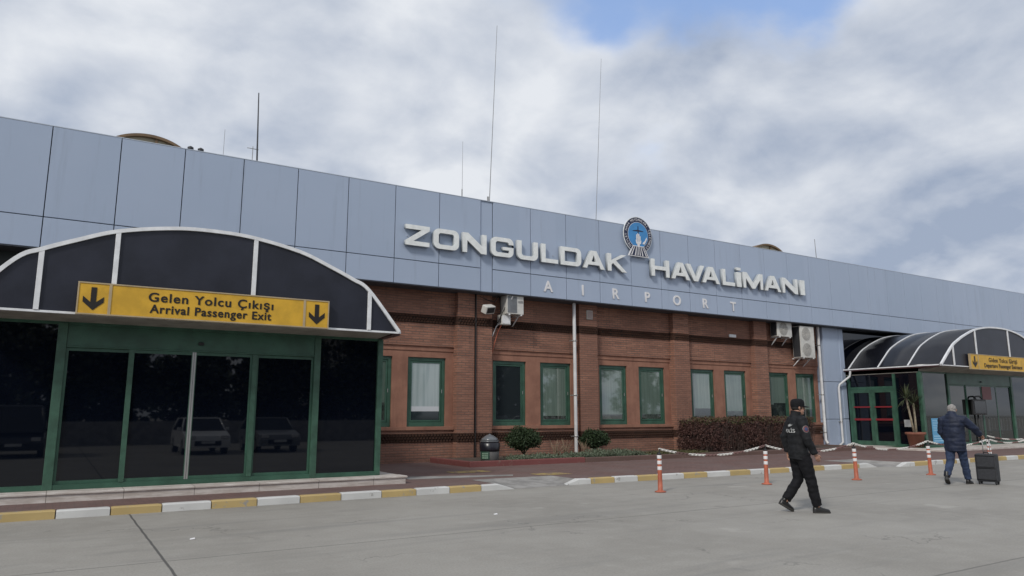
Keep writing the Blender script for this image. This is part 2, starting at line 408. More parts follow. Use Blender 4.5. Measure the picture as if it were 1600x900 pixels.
def kerb_run(b, xs, yf, cols, taper0=False, taper1=False):
    n = len(xs)-1
    for i in range(n):
        x0, x1 = xs[i]+.008, xs[i+1]-.008
        y0, y1 = yf(xs[i]), yf(xs[i+1]); z0 = z1 = .128; dz = random.uniform(-.004, .004)
        p0 = .004 if (taper0 and i == 0) else z0; p1 = .004 if (taper1 and i == n-1) else z1
        e = .02
        def ring(x, y, z):
            h = max(z+dz, .006)
            return [(x, y, -.05), (x, y+.004, h-min(e, h*.4)), (x, y+e, h), (x, y+.15, h), (x, y+.15, -.05)]
        ss = [0, .06, .94, 1.0] if not ((taper0 and i == 0) or (taper1 and i == n-1)) else [0, .5, 1.0]
        rings = []
        for t in ss:
            inset = .006 if t in (0, 1.0) else 0
            zz = p0+(p1-p0)*(min(1, t/.5) if p0 < .1 else (max(0, (t-.5)/.5) if p1 < .1 else 0)) - inset
            rings.append(ring(x0+(x1-x0)*t, y0+(y1-y0)*t, zz))
        b.loft(rings, cols[i % 2], True, False)
b = MB()
kerb_run(b, [-.607-.747*k for k in range(13, -1, -1)]+[.14, .88, 1.62, 2.38, 3.13, 3.88, 4.64, 5.44, 6.16, 6.9, 7.63, 8.45], lambda x: 13.48+.012*max(x, -3), (0, 1), False, True)
kerb_run(b, [9.85, 10.54, 11.21, 11.9, 12.59, 13.35, 14.13, 14.93, 15.66, 16.4, 17.15, 17.9, 18.6, 19.35, 20.15, 20.98], lambda x: 13.66-.035*(x-10), (0, 1), True, True)
kerb_run(b, [21.6+.78*i for i in range(32)], lambda x: 12.95-.01*(x-21), (0, 1), True, False)
struct(b.build('kerb', [M_kerb_w, M_kerb_y]))
# worn yellow marks on the pavement
b = MB()
for x, y, sx, sy in ((9.15, 16.9, .55, .3), (10.5, 15.2, .45, .3)):
    b.quad([(x-sx, y-sy, PZ+.006), (x+sx, y-sy, PZ+.006), (x+sx*.8, y+sy, PZ+.006), (x-sx, y+sy*.9, PZ+.006)])
struct(b.build('pavement_marking', M_yellow_worn))
# planting bed in front of the brick wall
b = MB(); b.box((10.05, 18.42, PZ-.02), (28.6, 20.84, .225))
struct(b.build('soil', M_soil))
bed = thing('bed_edging', 'low red and brown kerb edging round the soil bed under the windows', 'edging', (14, 18.3, PZ))
b = MB(); b.box((9.9, 18.26, PZ-.02), (13.9, 18.41, .275), .02); b.box((9.9, 18.415, PZ-.02), (10.04, 20.84, .272), .02)
b.build('red_edging', M_kerb_r, bed)
b = MB(); b.box((13.91, 18.26, PZ-.02), (28.7, 18.40, .262), .02); b.box((28.56, 18.405, PZ-.02), (28.7, 20.84, .26), .02)
b.build('brown_edging', M_kerb_b, bed)

# ------------------------------------------------------------------ terminal building
T = thing('terminal_building', 'long low airport terminal of red brown brick under a deep blue grey metal fascia', 'building', (20, 20.3, 0))
YF, YW = 20.3, 21.0
X0B, X1B = -14.0, 66.0
FZ0, FZJ, FZ1 = 5.5, 6.25, 8.53
jx = [-.66+1.5*k for k in range(-9, 9)] + [11.80] + [11.80+1.487*k for k in range(1, 37)]
b = MB()
GP = .011
for a, c in zip(jx, jx[1:]):
    narrow = c-a < .6
    for z0, z1 in (((FZ0, FZ1),) if narrow else ((FZ0, FZJ), (FZJ, FZ1))):
        off = .035 if narrow else 0
        b.box((a+GP, YF+off, z0+(GP if z0 > 6 else 0)), (c-GP, YF+.05+off, z1-(GP if z1 < 8 else 0)), .004)
b.build('fascia', M_fascia, T)
b = MB(); b.box((jx[0], YF+.09, FZ0+.005), (jx[-1], YF+.14, FZ1-.03)); b.build('fascia_backing', M_joint, T)
b = MB(); b.box((jx[0], YF-.006, FZ1+.002), (jx[-1], YF+.35, FZ1+.03), .006); b.build('coping', mat('coping', (.42, .47, .54), .5), T)
b = MB(); b.box((jx[0], YF+.02, FZ0-.03), (jx[-1], 21.6, FZ0-.002)); b.build('soffit', M_soffit, T)
b = MB(); b.box((jx[0], YF+.36, 8.2), (jx[-1], 46, 8.3)); b.box((jx[0], 45.9, 0), (jx[-1], 46.2, 8.2))
b.box((jx[0]-.3, YW+.6, 0), (jx[0], 45.9, 8.2)); b.box((jx[-1], YW+.6, 0), (jx[-1]+.3, 45.9, 8.2)); b.build('roof', M_roof, T)
# brick bays: pillars, wall, window recesses
PIL = [(-12.2, -11.4), (-7.55, -6.75), (-2.9, -2.1), (1.75, 2.55), (6.32, 7.12), (10.78, 12.06), (15.66, 16.46), (20.22, 21.04), (24.86, 25.66), (29.3, 29.5)]
WZ0, WZ1 = 1.2, 3.345        # window frame heights
wins = []
M_wall_shade = mat('brick_in_painted_shade', (.018, .026, .025), .5, var=.2)  # shade under the left fascia, painted into the upper wall and pillars
for i in range(len(PIL)):
    p0, p1 = PIL[i]
    for q0, q1 in (((p0, 11.40), (11.455, p1)) if p1-p0 > 1 else ((p0, p1),) if i < len(PIL)-1 else ()):   # double pillar at the expansion joint
        b = MB(); b.box((q0, 20.78, 0), (q1, 21.5, 5.47), .004); b.build('pillar', M_brick if i > 3 else M_wall_shade, T)
    if i == len(PIL)-1: break
    b = MB(); sb = MB()
    a, c = p1, PIL[i+1][0]
    b.box((a, YW, 3.70), (c, 21.5, 5.47)); b.build('brick_wall', M_brick if i > 3 else M_wall_shade, T); b = MB(); b.box((a, YW, 0), (c, 21.5, 1.085))
    cx = (a+c)/2; w1, w2 = cx-.945, cx+.945
    if i == 4: w1, w2 = 8.03, 9.86
    if i == 8: w1, w2 = 26.62, 28.42
    hw = .655
    cols = [a, w1-hw, w1+hw, w2-hw, w2+hw, c]
    # surround: recessed wall between and around the two windows
    for q in (0, 2, 4): sb.box((cols[q], YW+.07, 1.20), (cols[q+1], 21.5, 3.55))
    for q in (1, 3): sb.box((cols[q], YW+.07, WZ1), (cols[q+1], 21.5, 3.55))
    sb.box((a, YW+.045, 3.553), (c, 21.5, 3.697))
    # sill course standing proud
    sb.box((a+.004, YW-.05, 1.088), (c-.004, 21.5, 1.197), .008)
    wins += [(w1, i), (w2, i)]
    b.build('brick_wall', M_brick, T); sb.build('window_surround', M_surround, T)
    # dark dog-tooth bands
    for z in (4.42, .72):
        bandb = MB()
        bandb.box((a, YW-.012, z), (c, YW+.02, z+.27))
        for r_ in range(3):
            zz = z+.012+r_*.085; x = a+.03+(.05 if r_ % 2 else 0)
            while x < c-.09:
                bandb.prism([(x, YW-.013, zz), (x+.09, YW-.013, zz), (x+.045, YW-.062, zz)], (0, 0, .07)); x += .105
        bandb.build('dogtooth_band', M_brick_dark_shade, T)
for p0, p1 in PIL[4:-1]:
    for z in (4.42, .72):
        bandb = MB()
        bandb.box((p0-.012, 20.768, z), (p1+.012, 20.99, z+.27))
        for r_ in range(3):
            zz = z+.012+r_*.085; x = p0+(.05 if r_ % 2 else 0)
            while x < p1-.08:
                bandb.prism([(x, 20.767, zz), (x+.09, 20.767, zz), (x+.045, 20.72, zz)], (0, 0, .07)); x += .105
        bandb.build('dogtooth_band', M_brick_dark_shade, T)
# windows
for k, (wx, i) in enumerate(wins):
    if i < 4 and i != 0: pass
    hw = .652; y0 = YW+.13
    b = MB(); f = .105
    b.box((wx-hw, y0, WZ0), (wx-hw+f, y0+.09, WZ1)); b.box((wx+hw-f, y0, WZ0), (wx+hw, y0+.09, WZ1))
    b.box((wx-hw+f, y0, WZ0), (wx+hw-f, y0+.09, WZ0+f+.03)); b.box((wx-hw+f, y0, WZ1-f), (wx+hw-f, y0+.09, WZ1))
    fr = b.build('window', M_green, T)
    b = MB(); e = f+.012; s_ = .05; y1 = y0+.022     # opening sash inside the frame
    xa, xb, za, zb = wx-hw+e, wx+hw-e, WZ0+e+.03, WZ1-e
    b.box((xa, y1, za), (xa+s_, y1+.05, zb)); b.box((xb-s_, y1, za), (xb, y1+.05, zb)); b.box((xa+s_, y1, za), (xb-s_, y1+.05, za+s_)); b.box((xa+s_, y1, zb-s_), (xb-s_, y1+.05, zb))
    b.build('sash', M_green, fr)
    b = MB(); b.box((xa+s_, y1+.02, za+s_), (xb-s_, y1+.034, zb-s_))
    gm = M_glass_win
    if abs(wx-9.86) < .2: gm = M_curtain_glass
    elif k == 10: gm = M_glass_win_dark
    pane = b.build('pane', gm, fr)
    b = MB(); b.box((xb+.0, y0-.02, (za+zb)/2-.05), (xb+.02, y0, (za+zb)/2+.06), .004); b.build('handle', M_alu, fr)
# pier clad like the fascia beside the right entrance
b = MB()
for z0, z1 in ((.1, 1.33), (1.35, 3.0), (3.02, FZ0-.04)):
    b.box((29.36, 20.70, z0), (30.50, 21.5, z1), .004)
    b.box((30.515, 20.69, z0), (30.86, 21.49, z1), .03)
b.build('pier', M_fascia, T); b = MB()
for z0, z1 in ((.1, 1.33), (1.35, 3.0), (3.02, FZ0-.04)): b.box((40.5, 20.70, z0), (42.0, 21.5, z1), .01)
b.build('pier', M_fascia, T)
b = MB(); b.box((30.87, 21.0, 0), (40.49, 21.2, 5.47)); b.build('shaded_glass_wall', M_glass_dark, T)
b = MB(); b.box((42.01, YW, 0), (66, 21.5, 5.47)); b.build('end_wall', M_brick, T)
b = MB(); b.box((-14, YW, 0), (-12.21, 21.5, 5.47)); b.build('end_wall', M_brick, T)
# downpipes
def downpipe(pts, r, clamps, name='downpipe', mm=None):
    b = MB(); b.tube(pts, r, 12); o = b.build(name, mm or M_pipe, T); smooth(o)
    if clamps:
        b = MB()
        for (x, y, z) in clamps: b.cyl((x, y, z), r+.012, .05, 14); b.box((x-r-.05, y, z+.01), (x+r+.05, y+.16, z+.04))
        b.build('pipe_clamp', M_alu, o)
downpipe([(15.36, 20.68, 5.46), (15.36, 20.68, .22)], .06, [(15.36, 20.68, 4.1), (15.36, 20.68, 2.2), (15.36, 20.68, .8)])
downpipe([(29.08, 20.72, 5.46), (29.08, 20.72, .45), (29.08, 20.62, .28)], .062, [(29.08, 20.72, 4.6), (29.08, 20.72, 2.4), (29.08, 20.72, .75)])
downpipe([(30.72, 20.36, 3.5), (30.7, 20.4, 3.25), (30.2, 20.6, 2.88), (30.15, 20.62, 2.75), (30.15, 20.62, .32), (29.75, 20.5, .2)], .05, [(30.15, 20.62, 1.2)])
downpipe([(11.43, 20.75, 5.46), (11.43, 20.75, .12)], .022, None, 'expansion_joint_strip', M_black)
# barrel skylights on the roof
for sx, w_, h_, y_, z_ in ((2.02, 1.72, .60, 28.0, 11.13), (35.3, 1.75, .52, 28.0, 11.18)):
    prof = lambda rr, hh: [(sx+rr*math.cos(PI-PI*i/24), y_, z_-.25+hh*math.sin(PI*i/24)) for i in range(25)]
    pts = [(sx+w_*math.sin(a_), y_, z_-h_*1.6+ (h_*1.6+.38)*math.cos(a_)) for a_ in [R(-62+124*i/24) for i in range(25)]]
    base = [(pts[-1][0], y_, 8.28), (pts[0][0], y_, 8.28)]
    b = MB(); b.prism([(p[0], y_+.15, p[2]-.09) for p in pts]+[(q[0], y_+.15, q[2]) for q in base], (0, 9, 0))
    v = b.build('skylight', M_cream, T)
    b = MB()
    for p, q in zip(pts, pts[1:]):
        b.prism([p, q, (q[0], q[1], q[2]-.10), (p[0], p[1], p[2]-.10)], (0, 9.3, 0))
    b.build('skylight_rim', M_brown, v)
    b = MB(); b.box((sx+.18, y_+.06, z_-1.5), (sx+.27, y_+.14, z_+.26)); b.build('skylight_mullion', M_brown, v)

# ------------------------------------------------------------------ entrance vestibules
def smooth_profile(P, n=40):
    """P: (dx, z) from the crown outward; Catmull-Rom between, mirrored"""
    Q = [(-P[1][0], P[1][1])]+P+[(2*P[-1][0]-P[-2][0], 2*P[-1][1]-P[-2][1])]
    out = []
    for i in range(1, len(Q)-2):
        for t in [j/6 for j in range(6)]:
            p = []
            for k in (0, 1):
                a, b_, c, e = Q[i-1][k], Q[i][k], Q[i+1][k], Q[i+2][k]
                p.append(.5*((2*b_)+(-a+c)*t+(2*a-5*b_+4*c-e)*t*t+(-a+3*b_-3*c+e)*t**3))
            out.append(tuple(p))
    out.append(P[-1])
    return [(-x, z) for x, z in out[::-1]][:-1] + out
def vestibule(label, cx, half, prof, yc, yg, yback, bars, ribs, stepbox, boxx, zb, posts, hdr, gt, leaves, bar_dx, ez):
    V = thing('entrance_vestibule', label, 'entrance', (cx, yg, 0))
    pr = [(cx+x, z) for x, z in smooth_profile(prof)]
    # vault sheet (thin shell)
    b = MB(); n = len(pr)
    outer = [[(x, yy, z) for x, z in pr] for yy in (yc+.06, yback)]
    inner = [[(cx+(x-cx)*.994, yy, z-.025) for x, z in pr] for yy in (yc+.06, yback)]
    V4 = [[b.bm.verts.new(p) for p in r_] for r_ in outer+inner]
    for i in range(n-1):
        f = b.bm.faces.new((V4[0][i], V4[0][i+1], V4[1][i+1], V4[1][i])); f.smooth = True
        f = b.bm.faces.new((V4[2][i], V4[3][i], V4[3][i+1], V4[2][i+1])); f.smooth = True
        b.bm.faces.new((V4[0][i], V4[2][i], V4[2][i+1], V4[0][i+1])); b.bm.faces.new((V4[1][i], V4[1][i+1], V4[3][i+1], V4[3][i]))
    for i in (0, n-1): b.bm.faces.new((V4[0][i], V4[1][i], V4[3][i], V4[2][i]))
    vault = b.build('canopy_vault', M_vault, V)
    def arch(b, y0, y1, drop, lift):
        for (xa, za), (xb, zb_) in zip(pr, pr[1:]):
            b.loft([[(xa, y0, za+lift), (xa, y1, za+lift), (cx+(xa-cx)*.99, y1, za-drop), (cx+(xa-cx)*.99, y0, za-drop)],
                    [(xb, y0, zb_+lift), (xb, y1, zb_+lift), (cx+(xb-cx)*.99, y1, zb_-drop), (cx+(xb-cx)*.99, y0, zb_-drop)]], 0, False, False)
    b = MB(); arch(b, yc-.03, yc+.05, .045, .02); b.build('front_arch', M_white, V)
    for ry in ribs:
        b = MB(); arch(b, ry-.03, ry+.03, -.002, .03); b.build('canopy_rib', M_white, V)
    # gable sheet and its white bars
    b = MB(); b.prism([(x, yc+.015, z-.03) for x, z in pr], (0, .02, 0)); b.build('gable_sheet', M_canopy, V)
    def zat(x):
        for (xa, za), (xb, zb_) in zip(pr, pr[1:]):
            if xa <= x <= xb: return za+(zb_-za)*(x-xa)/(xb-xa)
        return ez
    for bx in bars:
        b = MB(); b.box((bx-.04, yc-.026, ez-.005), (bx+.04, yc+.012, zat(bx)-.02), .004); b.build('gable_bar', M_white, V)
    # eaves: thin front edge, side gutters, soffit running down to the glass head
    b = MB(); b.box((cx-half, yc-.01, ez-.045), (cx+half, yc+.05, ez-.008)); b.build('eave_trim', M_white, V)
    for sgn in (-1, 1):
        b = MB(); xs_ = sorted((cx+sgn*(half+.02), cx+sgn*(half-.16))); b.box((xs_[0], yc+.055, ez-.085), (xs_[1], yback, ez-.012)); gu = b.build('gutter', M_gutter, V)
        b = MB(); xs_ = sorted((cx+sgn*(half+.045), cx+sgn*(half+.0205))); b.box((xs_[0], yc+.055, ez-.035), (xs_[1], yback, ez+.012)); b.build('gutter_edge', M_white, gu)
    b = MB(); b.prism([(cx-half+.17, yc+.056, ez-.05), (cx-half+.17, yg+.08, gt+.05), (cx-half+.17, yg+.08, gt+.16), (cx-half+.17, yc+.056, ez-.012)], (2*half-.34, 0, 0)); b.build('soffit', M_soffit_can, V)
    b = MB(); b.box((boxx[0]+.05, yg+.09, gt+.02), (boxx[1]-.05, yback, gt+.05)); b.build('ceiling', M_soffit_can, V)
    # glazed box
    xl, xr = boxx
    b = MB(); b.box((xl, yg, zb), (xr, yg+.09, zb+.09)); b.box((xl, yg+.003, gt), (xr, yg+.09, gt+.06)); b.build('frame_rail', M_green, V)
    for px_, wd in posts:
        b = MB(); b.box((px_-wd/2, yg-.014, zb+.001), (px_+wd/2, yg+.10, gt+.03), .006); b.build('post', M_green_lt, V)
    h0, h1 = hdr[2], gt
    b = MB(); b.box((hdr[0], yg+.004, h0), (hdr[1], yg+.088, h1-.003)); b.box((hdr[0], yg-.008, h0-.03), (hdr[1], yg+.086, h0-.001), .004); hd = b.build('door_header', M_green, V)
    b = MB(); b.box(((hdr[0]+hdr[1])/2-.05, yg-.05, h0+.1), ((hdr[0]+hdr[1])/2+.05, yg+.0, h0+.16), .015); b.build('door_sensor', M_black, hd)
    pxs = sorted(p for p, _ in posts)
    return V
Lprof = [(0, 5.0), (.73, 4.96), (1.62, 4.79), (2.25, 4.55), (2.73, 4.34), (3.10, 4.13), (3.8, 3.30)]
Rprof = [(0, 5.37), (1.0, 5.33), (2.0, 5.17), (2.9, 4.88), (3.45, 4.65), (3.9, 4.42), (4.4, 4.03), (4.95, 3.57)]
V1 = vestibule('near glazed arrivals vestibule with dark arched canopy and green frame at the left', 2.29, 3.80, Lprof, 14.4, 15.25, 20.98,
    [-.43, .68, 3.04, 5.39], [15.6, 16.9, 18.2, 19.5], None, (-1.46, 6.04), .28, [(-.01, .15), (4.6, .13), (6.0, .12), (-1.41, .1)], (.07, 4.53, 2.79), 3.16, None, None, 3.30)
V2 = vestibule('far glazed departures vestibule with dark ribbed barrel canopy beside the grey pier', 35.67, 4.95, Rprof, 16.3, 17.26, 20.98,
    [31.77, 33.67, 36.55, 38.6], [17.69, 19.04, 20.46], None, (30.83, 40.5), .2, [(30.90, .16), (32.95, .14), (38.5, .16), (40.42, .14)], (33.02, 38.4, 2.86), 3.28, None, None, 3.57)
def glass(V, a, c, mm, name='glass_panel'):
    b = MB(); b.box(a, c); return b.build(name, mm, V)
# left front glazing: fixed lights and four sliding leaves
yg = 15.25
glass(V1, (-1.36, yg+.04, .37), (-.085, yg+.055, 3.16), M_glass_dark); glass(V1, (4.665, yg+.04, .37), (5.94, yg+.055, 3.16), M_glass_dark)
for x0, x1, deep, meet in ((.066, 1.115, .045, 0), (1.115, 2.195, .02, 1), (2.2, 3.29, .02, -1), (3.37, 4.533, .045, 0)):
    o = glass(V1, (x0+.03, yg+deep+.012, .40), (x1-.03, yg+deep+.022, 2.74), M_glass_dark, 'sliding_door')
    b = MB()
    lm, rm = .045, .045
    b.box((x0+.002, yg+deep, .371), (x0+lm, yg+deep+.035, 2.757)); b.box((x1-rm, yg+deep, .371), (x1-.002, yg+deep+.035, 2.757))
    b.box((x0+lm, yg+deep, .371), (x1-rm, yg+deep+.035, .43)); b.box((x0+lm, yg+deep, 2.70), (x1-rm, yg+deep+.035, 2.757))
    b.build('door_frame', M_green, o)
    if meet:
        xx = x1-.001 if meet > 0 else x0+.001
        b = MB(); b.box((xx-.03 if meet > 0 else xx, yg+deep-.006, .372), (xx if meet > 0 else xx+.03, yg+deep-.001, 2.756)); b.build('meeting_strip', M_alu, o)
for px_ in (1.115, 3.33):
    b = MB(); b.box((px_-.045, yg-.01, .371), (px_+.045, yg+.018, 2.758), .004); b.build('post', M_green_lt, V1)
# left side walls and step
for xs_ in (-1.44, 5.985):
    for y0, y1 in ((15.36, 17.1), (17.2, 19.0), (19.1, 20.9)):
        glass(V1, (xs_, y0, .37), (xs_+.02, y1, 3.15), M_glass_dark)
    b = MB(); b.box((xs_-.02, 15.36, .285), (xs_+.04, 20.95, .369)); b.box((xs_-.02, 17.105, .37), (xs_+.04, 17.195, 3.15)); b.box((xs_-.02, 19.005, .37), (xs_+.04, 19.095, 3.15)); b.build('side_frame', M_green, V1)
b = MB(); b.box((-1.9, 14.78, .1), (6.47, 20.85, .278), .012); b.box((-1.92, 14.755, .24), (6.5, 15.2, .281), .01); b.build('step', M_stone, V1)
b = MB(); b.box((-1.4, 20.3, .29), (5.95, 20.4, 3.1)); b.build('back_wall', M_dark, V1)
# right vestibule glazing
yg = 17.26; zb = .2
glass(V2, (30.985, yg+.04, zb+.09), (32.88, yg+.055, 3.28), M_glass_vest)
glass(V2, (38.585, yg+.04, zb+.09), (40.34, yg+.055, 3.28), M_glass_vest)
for x0, x1, deep in ((33.025, 34.4, .045), (34.4, 35.72, .02), (35.73, 37.05, .02), (37.05, 38.415, .045)):
    o = glass(V2, (x0+.03, yg+deep+.012, zb+.12), (x1-.03, yg+deep+.022, 2.8), M_glass_vest, 'sliding_door')
    b = MB()
    b.box((x0+.002, yg+deep, zb+.091), (x0+.06, yg+deep+.035, 2.827)); b.box((x1-.06, yg+deep, zb+.091), (x1-.002, yg+deep+.035, 2.827))
    b.box((x0+.06, yg+deep, zb+.091), (x1-.06, yg+deep+.035, zb+.15)); b.box((x0+.06, yg+deep, 2.77), (x1-.06, yg+deep+.035, 2.827))
    b.build('door_frame', M_green, o)
# side wall facing left: double door with red push bars, transom, fixed light
xs_ = 30.83
b = MB()
for y0, y1 in ((17.36, 17.40), (18.36, 18.48), (20.5, 20.62)): b.box((xs_-.02, y0, zb), (xs_+.08, y1, 3.28))
b.box((xs_-.016, 18.481, 2.62), (xs_+.076, 20.499, 2.76)); b.box((xs_-.014, 17.4, zb), (xs_+.07, 18.359, zb+.1)); b.build('side_frame', M_green, V2)
glass(V2, (xs_+.03, 17.4, zb+.1), (xs_+.045, 18.359, 3.28), M_glass_dark); glass(V2, (xs_+.03, 18.481, 2.761), (xs_+.045, 20.5, 3.28), M_glass_dark)
for y0, y1 in ((18.485, 19.485), (19.495, 20.495)):
    o = glass(V2, (xs_+.03, y0+.13, zb+.2), (xs_+.042, y1-.13, 2.5), M_glass_dark, 'side_door')
    b = MB()
    b.box((xs_-.01, y0, zb+.01), (xs_+.05, y0+.13, 2.615)); b.box((xs_-.01, y1-.13, zb+.01), (xs_+.05, y1, 2.615))
    b.box((xs_-.01, y0+.13, zb+.01), (xs_+.05, y1-.13, zb+.2)); b.box((xs_-.01, y0+.13, 2.5), (xs_+.05, y1-.13, 2.615)); b.build('door_frame', M_green_lt, o)
    for z0, z1 in ((1.28, 1.37), (1.84, 1.90)):
        b = MB(); b.box((xs_-.035, y0+.1, z0), (xs_-.015, y1-.1, z1), .006); b.build('push_bar', M_red, o)
b = MB(); b.box((29.3, 15.75, PZ-.02), (44, 20.68, .199), .015); b.box((30.6, 16.75, .19), (42, 20.6, .203)); b.build('step', M_stone, V2)
b = MB(); b.box((29.9, 17.9, .2035), (30.78, 18.5, .208)); b.box((30.0, 16.9, .2035), (31.9, 17.24, .208)); b.build('door_mat', mat('green_mat', (.02, .09, .035), .95, var=.3, vscale=20), V2)
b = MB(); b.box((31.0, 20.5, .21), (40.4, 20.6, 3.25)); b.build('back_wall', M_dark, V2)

# ------------------------------------------------------------------ lettering
def curve_mesh(polys, depth, bev=0.0):
    cu = bpy.data.curves.new('tmp', 'CURVE'); cu.dimensions = '2D'; cu.fill_mode = 'BOTH'; cu.extrude = depth/2; cu.bevel_depth = bev; cu.bevel_resolution = 1
    for p in polys:
        sp = cu.splines.new('POLY'); sp.points.add(len(p)-1); sp.use_cyclic_u = True
        for i, q in enumerate(p): sp.points[i].co = (q[0], q[1], 0, 1)
    return eval_mesh(cu)
def eval_mesh(data, mods=()):
    o = bpy.data.objects.new('tmp', data); C.objects.link(o)
    for typ, kw in mods:
        md = o.modifiers.new(typ, typ)
        for k, v in kw.items(): setattr(md, k, v)
    dg = bpy.context.evaluated_depsgraph_get(); dg.update()
    me = bpy.data.meshes.new_from_object(o.evaluated_get(dg))
    bpy.data.objects.remove(o)
    return me
def text_mesh(s, size=1.0, depth=.01, off=0.0, sx=1.0, align='CENTER', spacing=1.0, shear=0):
    cu = bpy.data.curves.new('tmp', 'FONT'); cu.body = s; cu.size = size; cu.extrude = depth/2; cu.offset = off
    cu.align_x = align; cu.align_y = 'CENTER'; cu.space_character = spacing; cu.shear = shear
    me = eval_mesh(cu)
    for v in me.vertices: v.co.x *= sx
    return me
def bold_mesh(s, size, depth, wgt, sx=1.0, spacing=1.0):
    """heavy lettering: the same outline laid a few times with small shifts"""
    b = bmesh.new()
    for i, (ox, oy) in enumerate(((0, 0), (1, 0), (-1, 0), (0, .7), (0, -.7), (.75, .5), (-.75, -.5), (.75, -.5), (-.75, .5))):
        me = text_mesh(s, size, depth, 0, sx, spacing=spacing); me.transform(Matrix.Translation((ox*wgt, oy*wgt, i*.0003))); b.from_mesh(me); bpy.data.meshes.remove(me)
    me = bpy.data.meshes.new('lettering'); b.to_mesh(me); b.free(); return me
STAND = Matrix(((1,0,0,0),(0,0,-1,0),(0,1,0,0),(0,0,0,1)))      # drawing plane -> upright, read from -Y
def add_mesh(mb, me, M, mi=None):
    n0 = len(mb.bm.faces); nv = len(mb.bm.verts)
    me.transform(M); mb.bm.from_mesh(me); mb.bm.faces.ensure_lookup_table()
    if mi is not None:
        for f in mb.bm.faces[n0:]: f.material_index = mi
def at(x, y, z): return Matrix.Translation((x, y, z)) @ STAND
def rr(x0, y0, x1, y1, r, n=6):
    out = []
    for cx_, cy_, a in ((x1-r, y1-r, 0), (x0+r, y1-r, 90), (x0+r, y0+r, 180), (x1-r, y0+r, 270)):
        for i in range(n+1):
            t = R(a+90*i/n); out.append((cx_+r*math.cos(t), cy_+r*math.sin(t)))
    return out
def glyph(c, w):
    """wide bold grotesque letter, height 1, width w, as closed outlines"""
    s, t = .27, .215            # upright and level stroke
    if c == 'I': return [[(0,0),(w,0),(w,1),(0,1)]]
    if c == 'İ': return [[(0,0),(w,0),(w,.92),(0,.92)], [(.02,1.04),(w-.02,1.04),(w-.02,1.22),(.02,1.22)]]
    if c == 'L': return [[(0,0),(w,0),(w,t),(s,t),(s,1),(0,1)]]
    if c == 'Z': return [[(0,0),(w,0),(w,t),(s*1.55,t),(w,1-t),(w,1),(0,1),(0,1-t),(w-s*1.6,1-t),(0,t)]]
    if c == 'O': return [rr(0,0,w,1,.30), rr(s,t,w-s,1-t,.13)]
    if c == 'D':
        o = [(0,0)]+[p for p in rr(0,0,w,1,.30) if p[0] > w*.5][::1]+[(0,1)]
        o = [(0,0)] + sorted([p for p in rr(0,0,w,1,.30) if p[0] > w*.5 and p[1] < .5], key=lambda p: (p[0], p[1])) + sorted([p for p in rr(0,0,w,1,.30) if p[0] > w*.5 and p[1] >= .5], key=lambda p: (p[1], -p[0])) + [(0,1)]
        i_ = [(s,t)] + sorted([p for p in rr(s,t,w-s,1-t,.13) if p[0] > w*.5 and p[1] < .5], key=lambda p: (p[0], p[1])) + sorted([p for p in rr(s,t,w-s,1-t,.13) if p[0] > w*.5 and p[1] >= .5], key=lambda p: (p[1], -p[0])) + [(s,1-t)]
        return [o, i_]
    if c == 'U':
        lo = rr(0,0,w,1,.30); li = rr(s,t,w-s,1.2,.14)
        left = sorted([p for p in lo if p[1] < .5 and p[0] < w/2], key=lambda p: (-p[1], p[0])); right = sorted([p for p in lo if p[1] < .5 and p[0] >= w/2], key=lambda p: (p[0], p[1]))
        il = sorted([p for p in li if p[1] < .5 and p[0] < w/2], key=lambda p: (-p[1], p[0])); ir = sorted([p for p in li if p[1] < .5 and p[0] >= w/2], key=lambda p: (p[0], p[1]))
        return [[(0,1)]+left+right+[(w,1),(w-s,1)]+(il+ir)[::-1]+[(s,1)]]
    if c == 'G':
        lo = rr(0,0,w,1,.30); li = rr(s,t,w-s,1-t,.13)
        # outer contour counter-clockwise from the right end of the top arm round to the bar, back along the inside
        def ccw(P, cx_, a0):
            return sorted(P, key=lambda p: (math.atan2(p[1]-.5, p[0]-cx_)-a0) % (2*PI))
        o = ccw(lo, w/2, R(20)); o = [p for p in o if not (p[0] > w*.6 and .36 < p[1] < .64)]
        i_ = ccw(li, w/2, R(20))
        top = [p for p in o]
        inner = [p for p in i_ if not (p[0] > w*.62 and p[1] < .5)]
        return [[(w,.66)]+top+[(w,.52),(w*.52,.52),(w*.52,.36),(w-s,.36),(w-s,t)]+inner[::-1]+[(w-s,.66)]]
    if c == 'N': return [[(0,0),(s*.95,0),(s*.95,.62),(w-s*1.15,0),(w,0),(w,1),(w-s*.95,1),(w-s*.95,.38),(s*1.15,1),(0,1)]]
    if c == 'H': return [[(0,0),(s,0),(s,.5-t/2),(w-s,.5-t/2),(w-s,0),(w,0),(w,1),(w-s,1),(w-s,.5+t/2),(s,.5+t/2),(s,1),(0,1)]]
    if c == 'V': return [[(w/2-.17,0),(w/2+.17,0),(w,1),(w-.31,1),(w/2,.27),(.31,1),(0,1)]]
    if c == 'A':
        return [[(0,0),(.29,0),(.375,.2),(w-.375,.2),(w-.29,0),(w,0),(w/2+.20,1),(w/2-.20,1)], [(w/2-.155,.38),(w/2+.155,.38),(w/2,.76)]]
    if c == 'K': return [[(0,0),(s,0),(s,.36),(s+.12,.46),(w-.36,0),(w,0),(s+.34,.62),(w-.03,1),(w-.38,1),(s,.62),(s,1),(0,1)]]
    if c == 'M': return [[(0,0),(.24,0),(.24,.62),(w/2-.14,0),(w/2+.14,0),(w-.24,.62),(w-.24,0),(w,0),(w,1),(w-.34,1),(w/2,.36),(.34,1),(0,1)]]
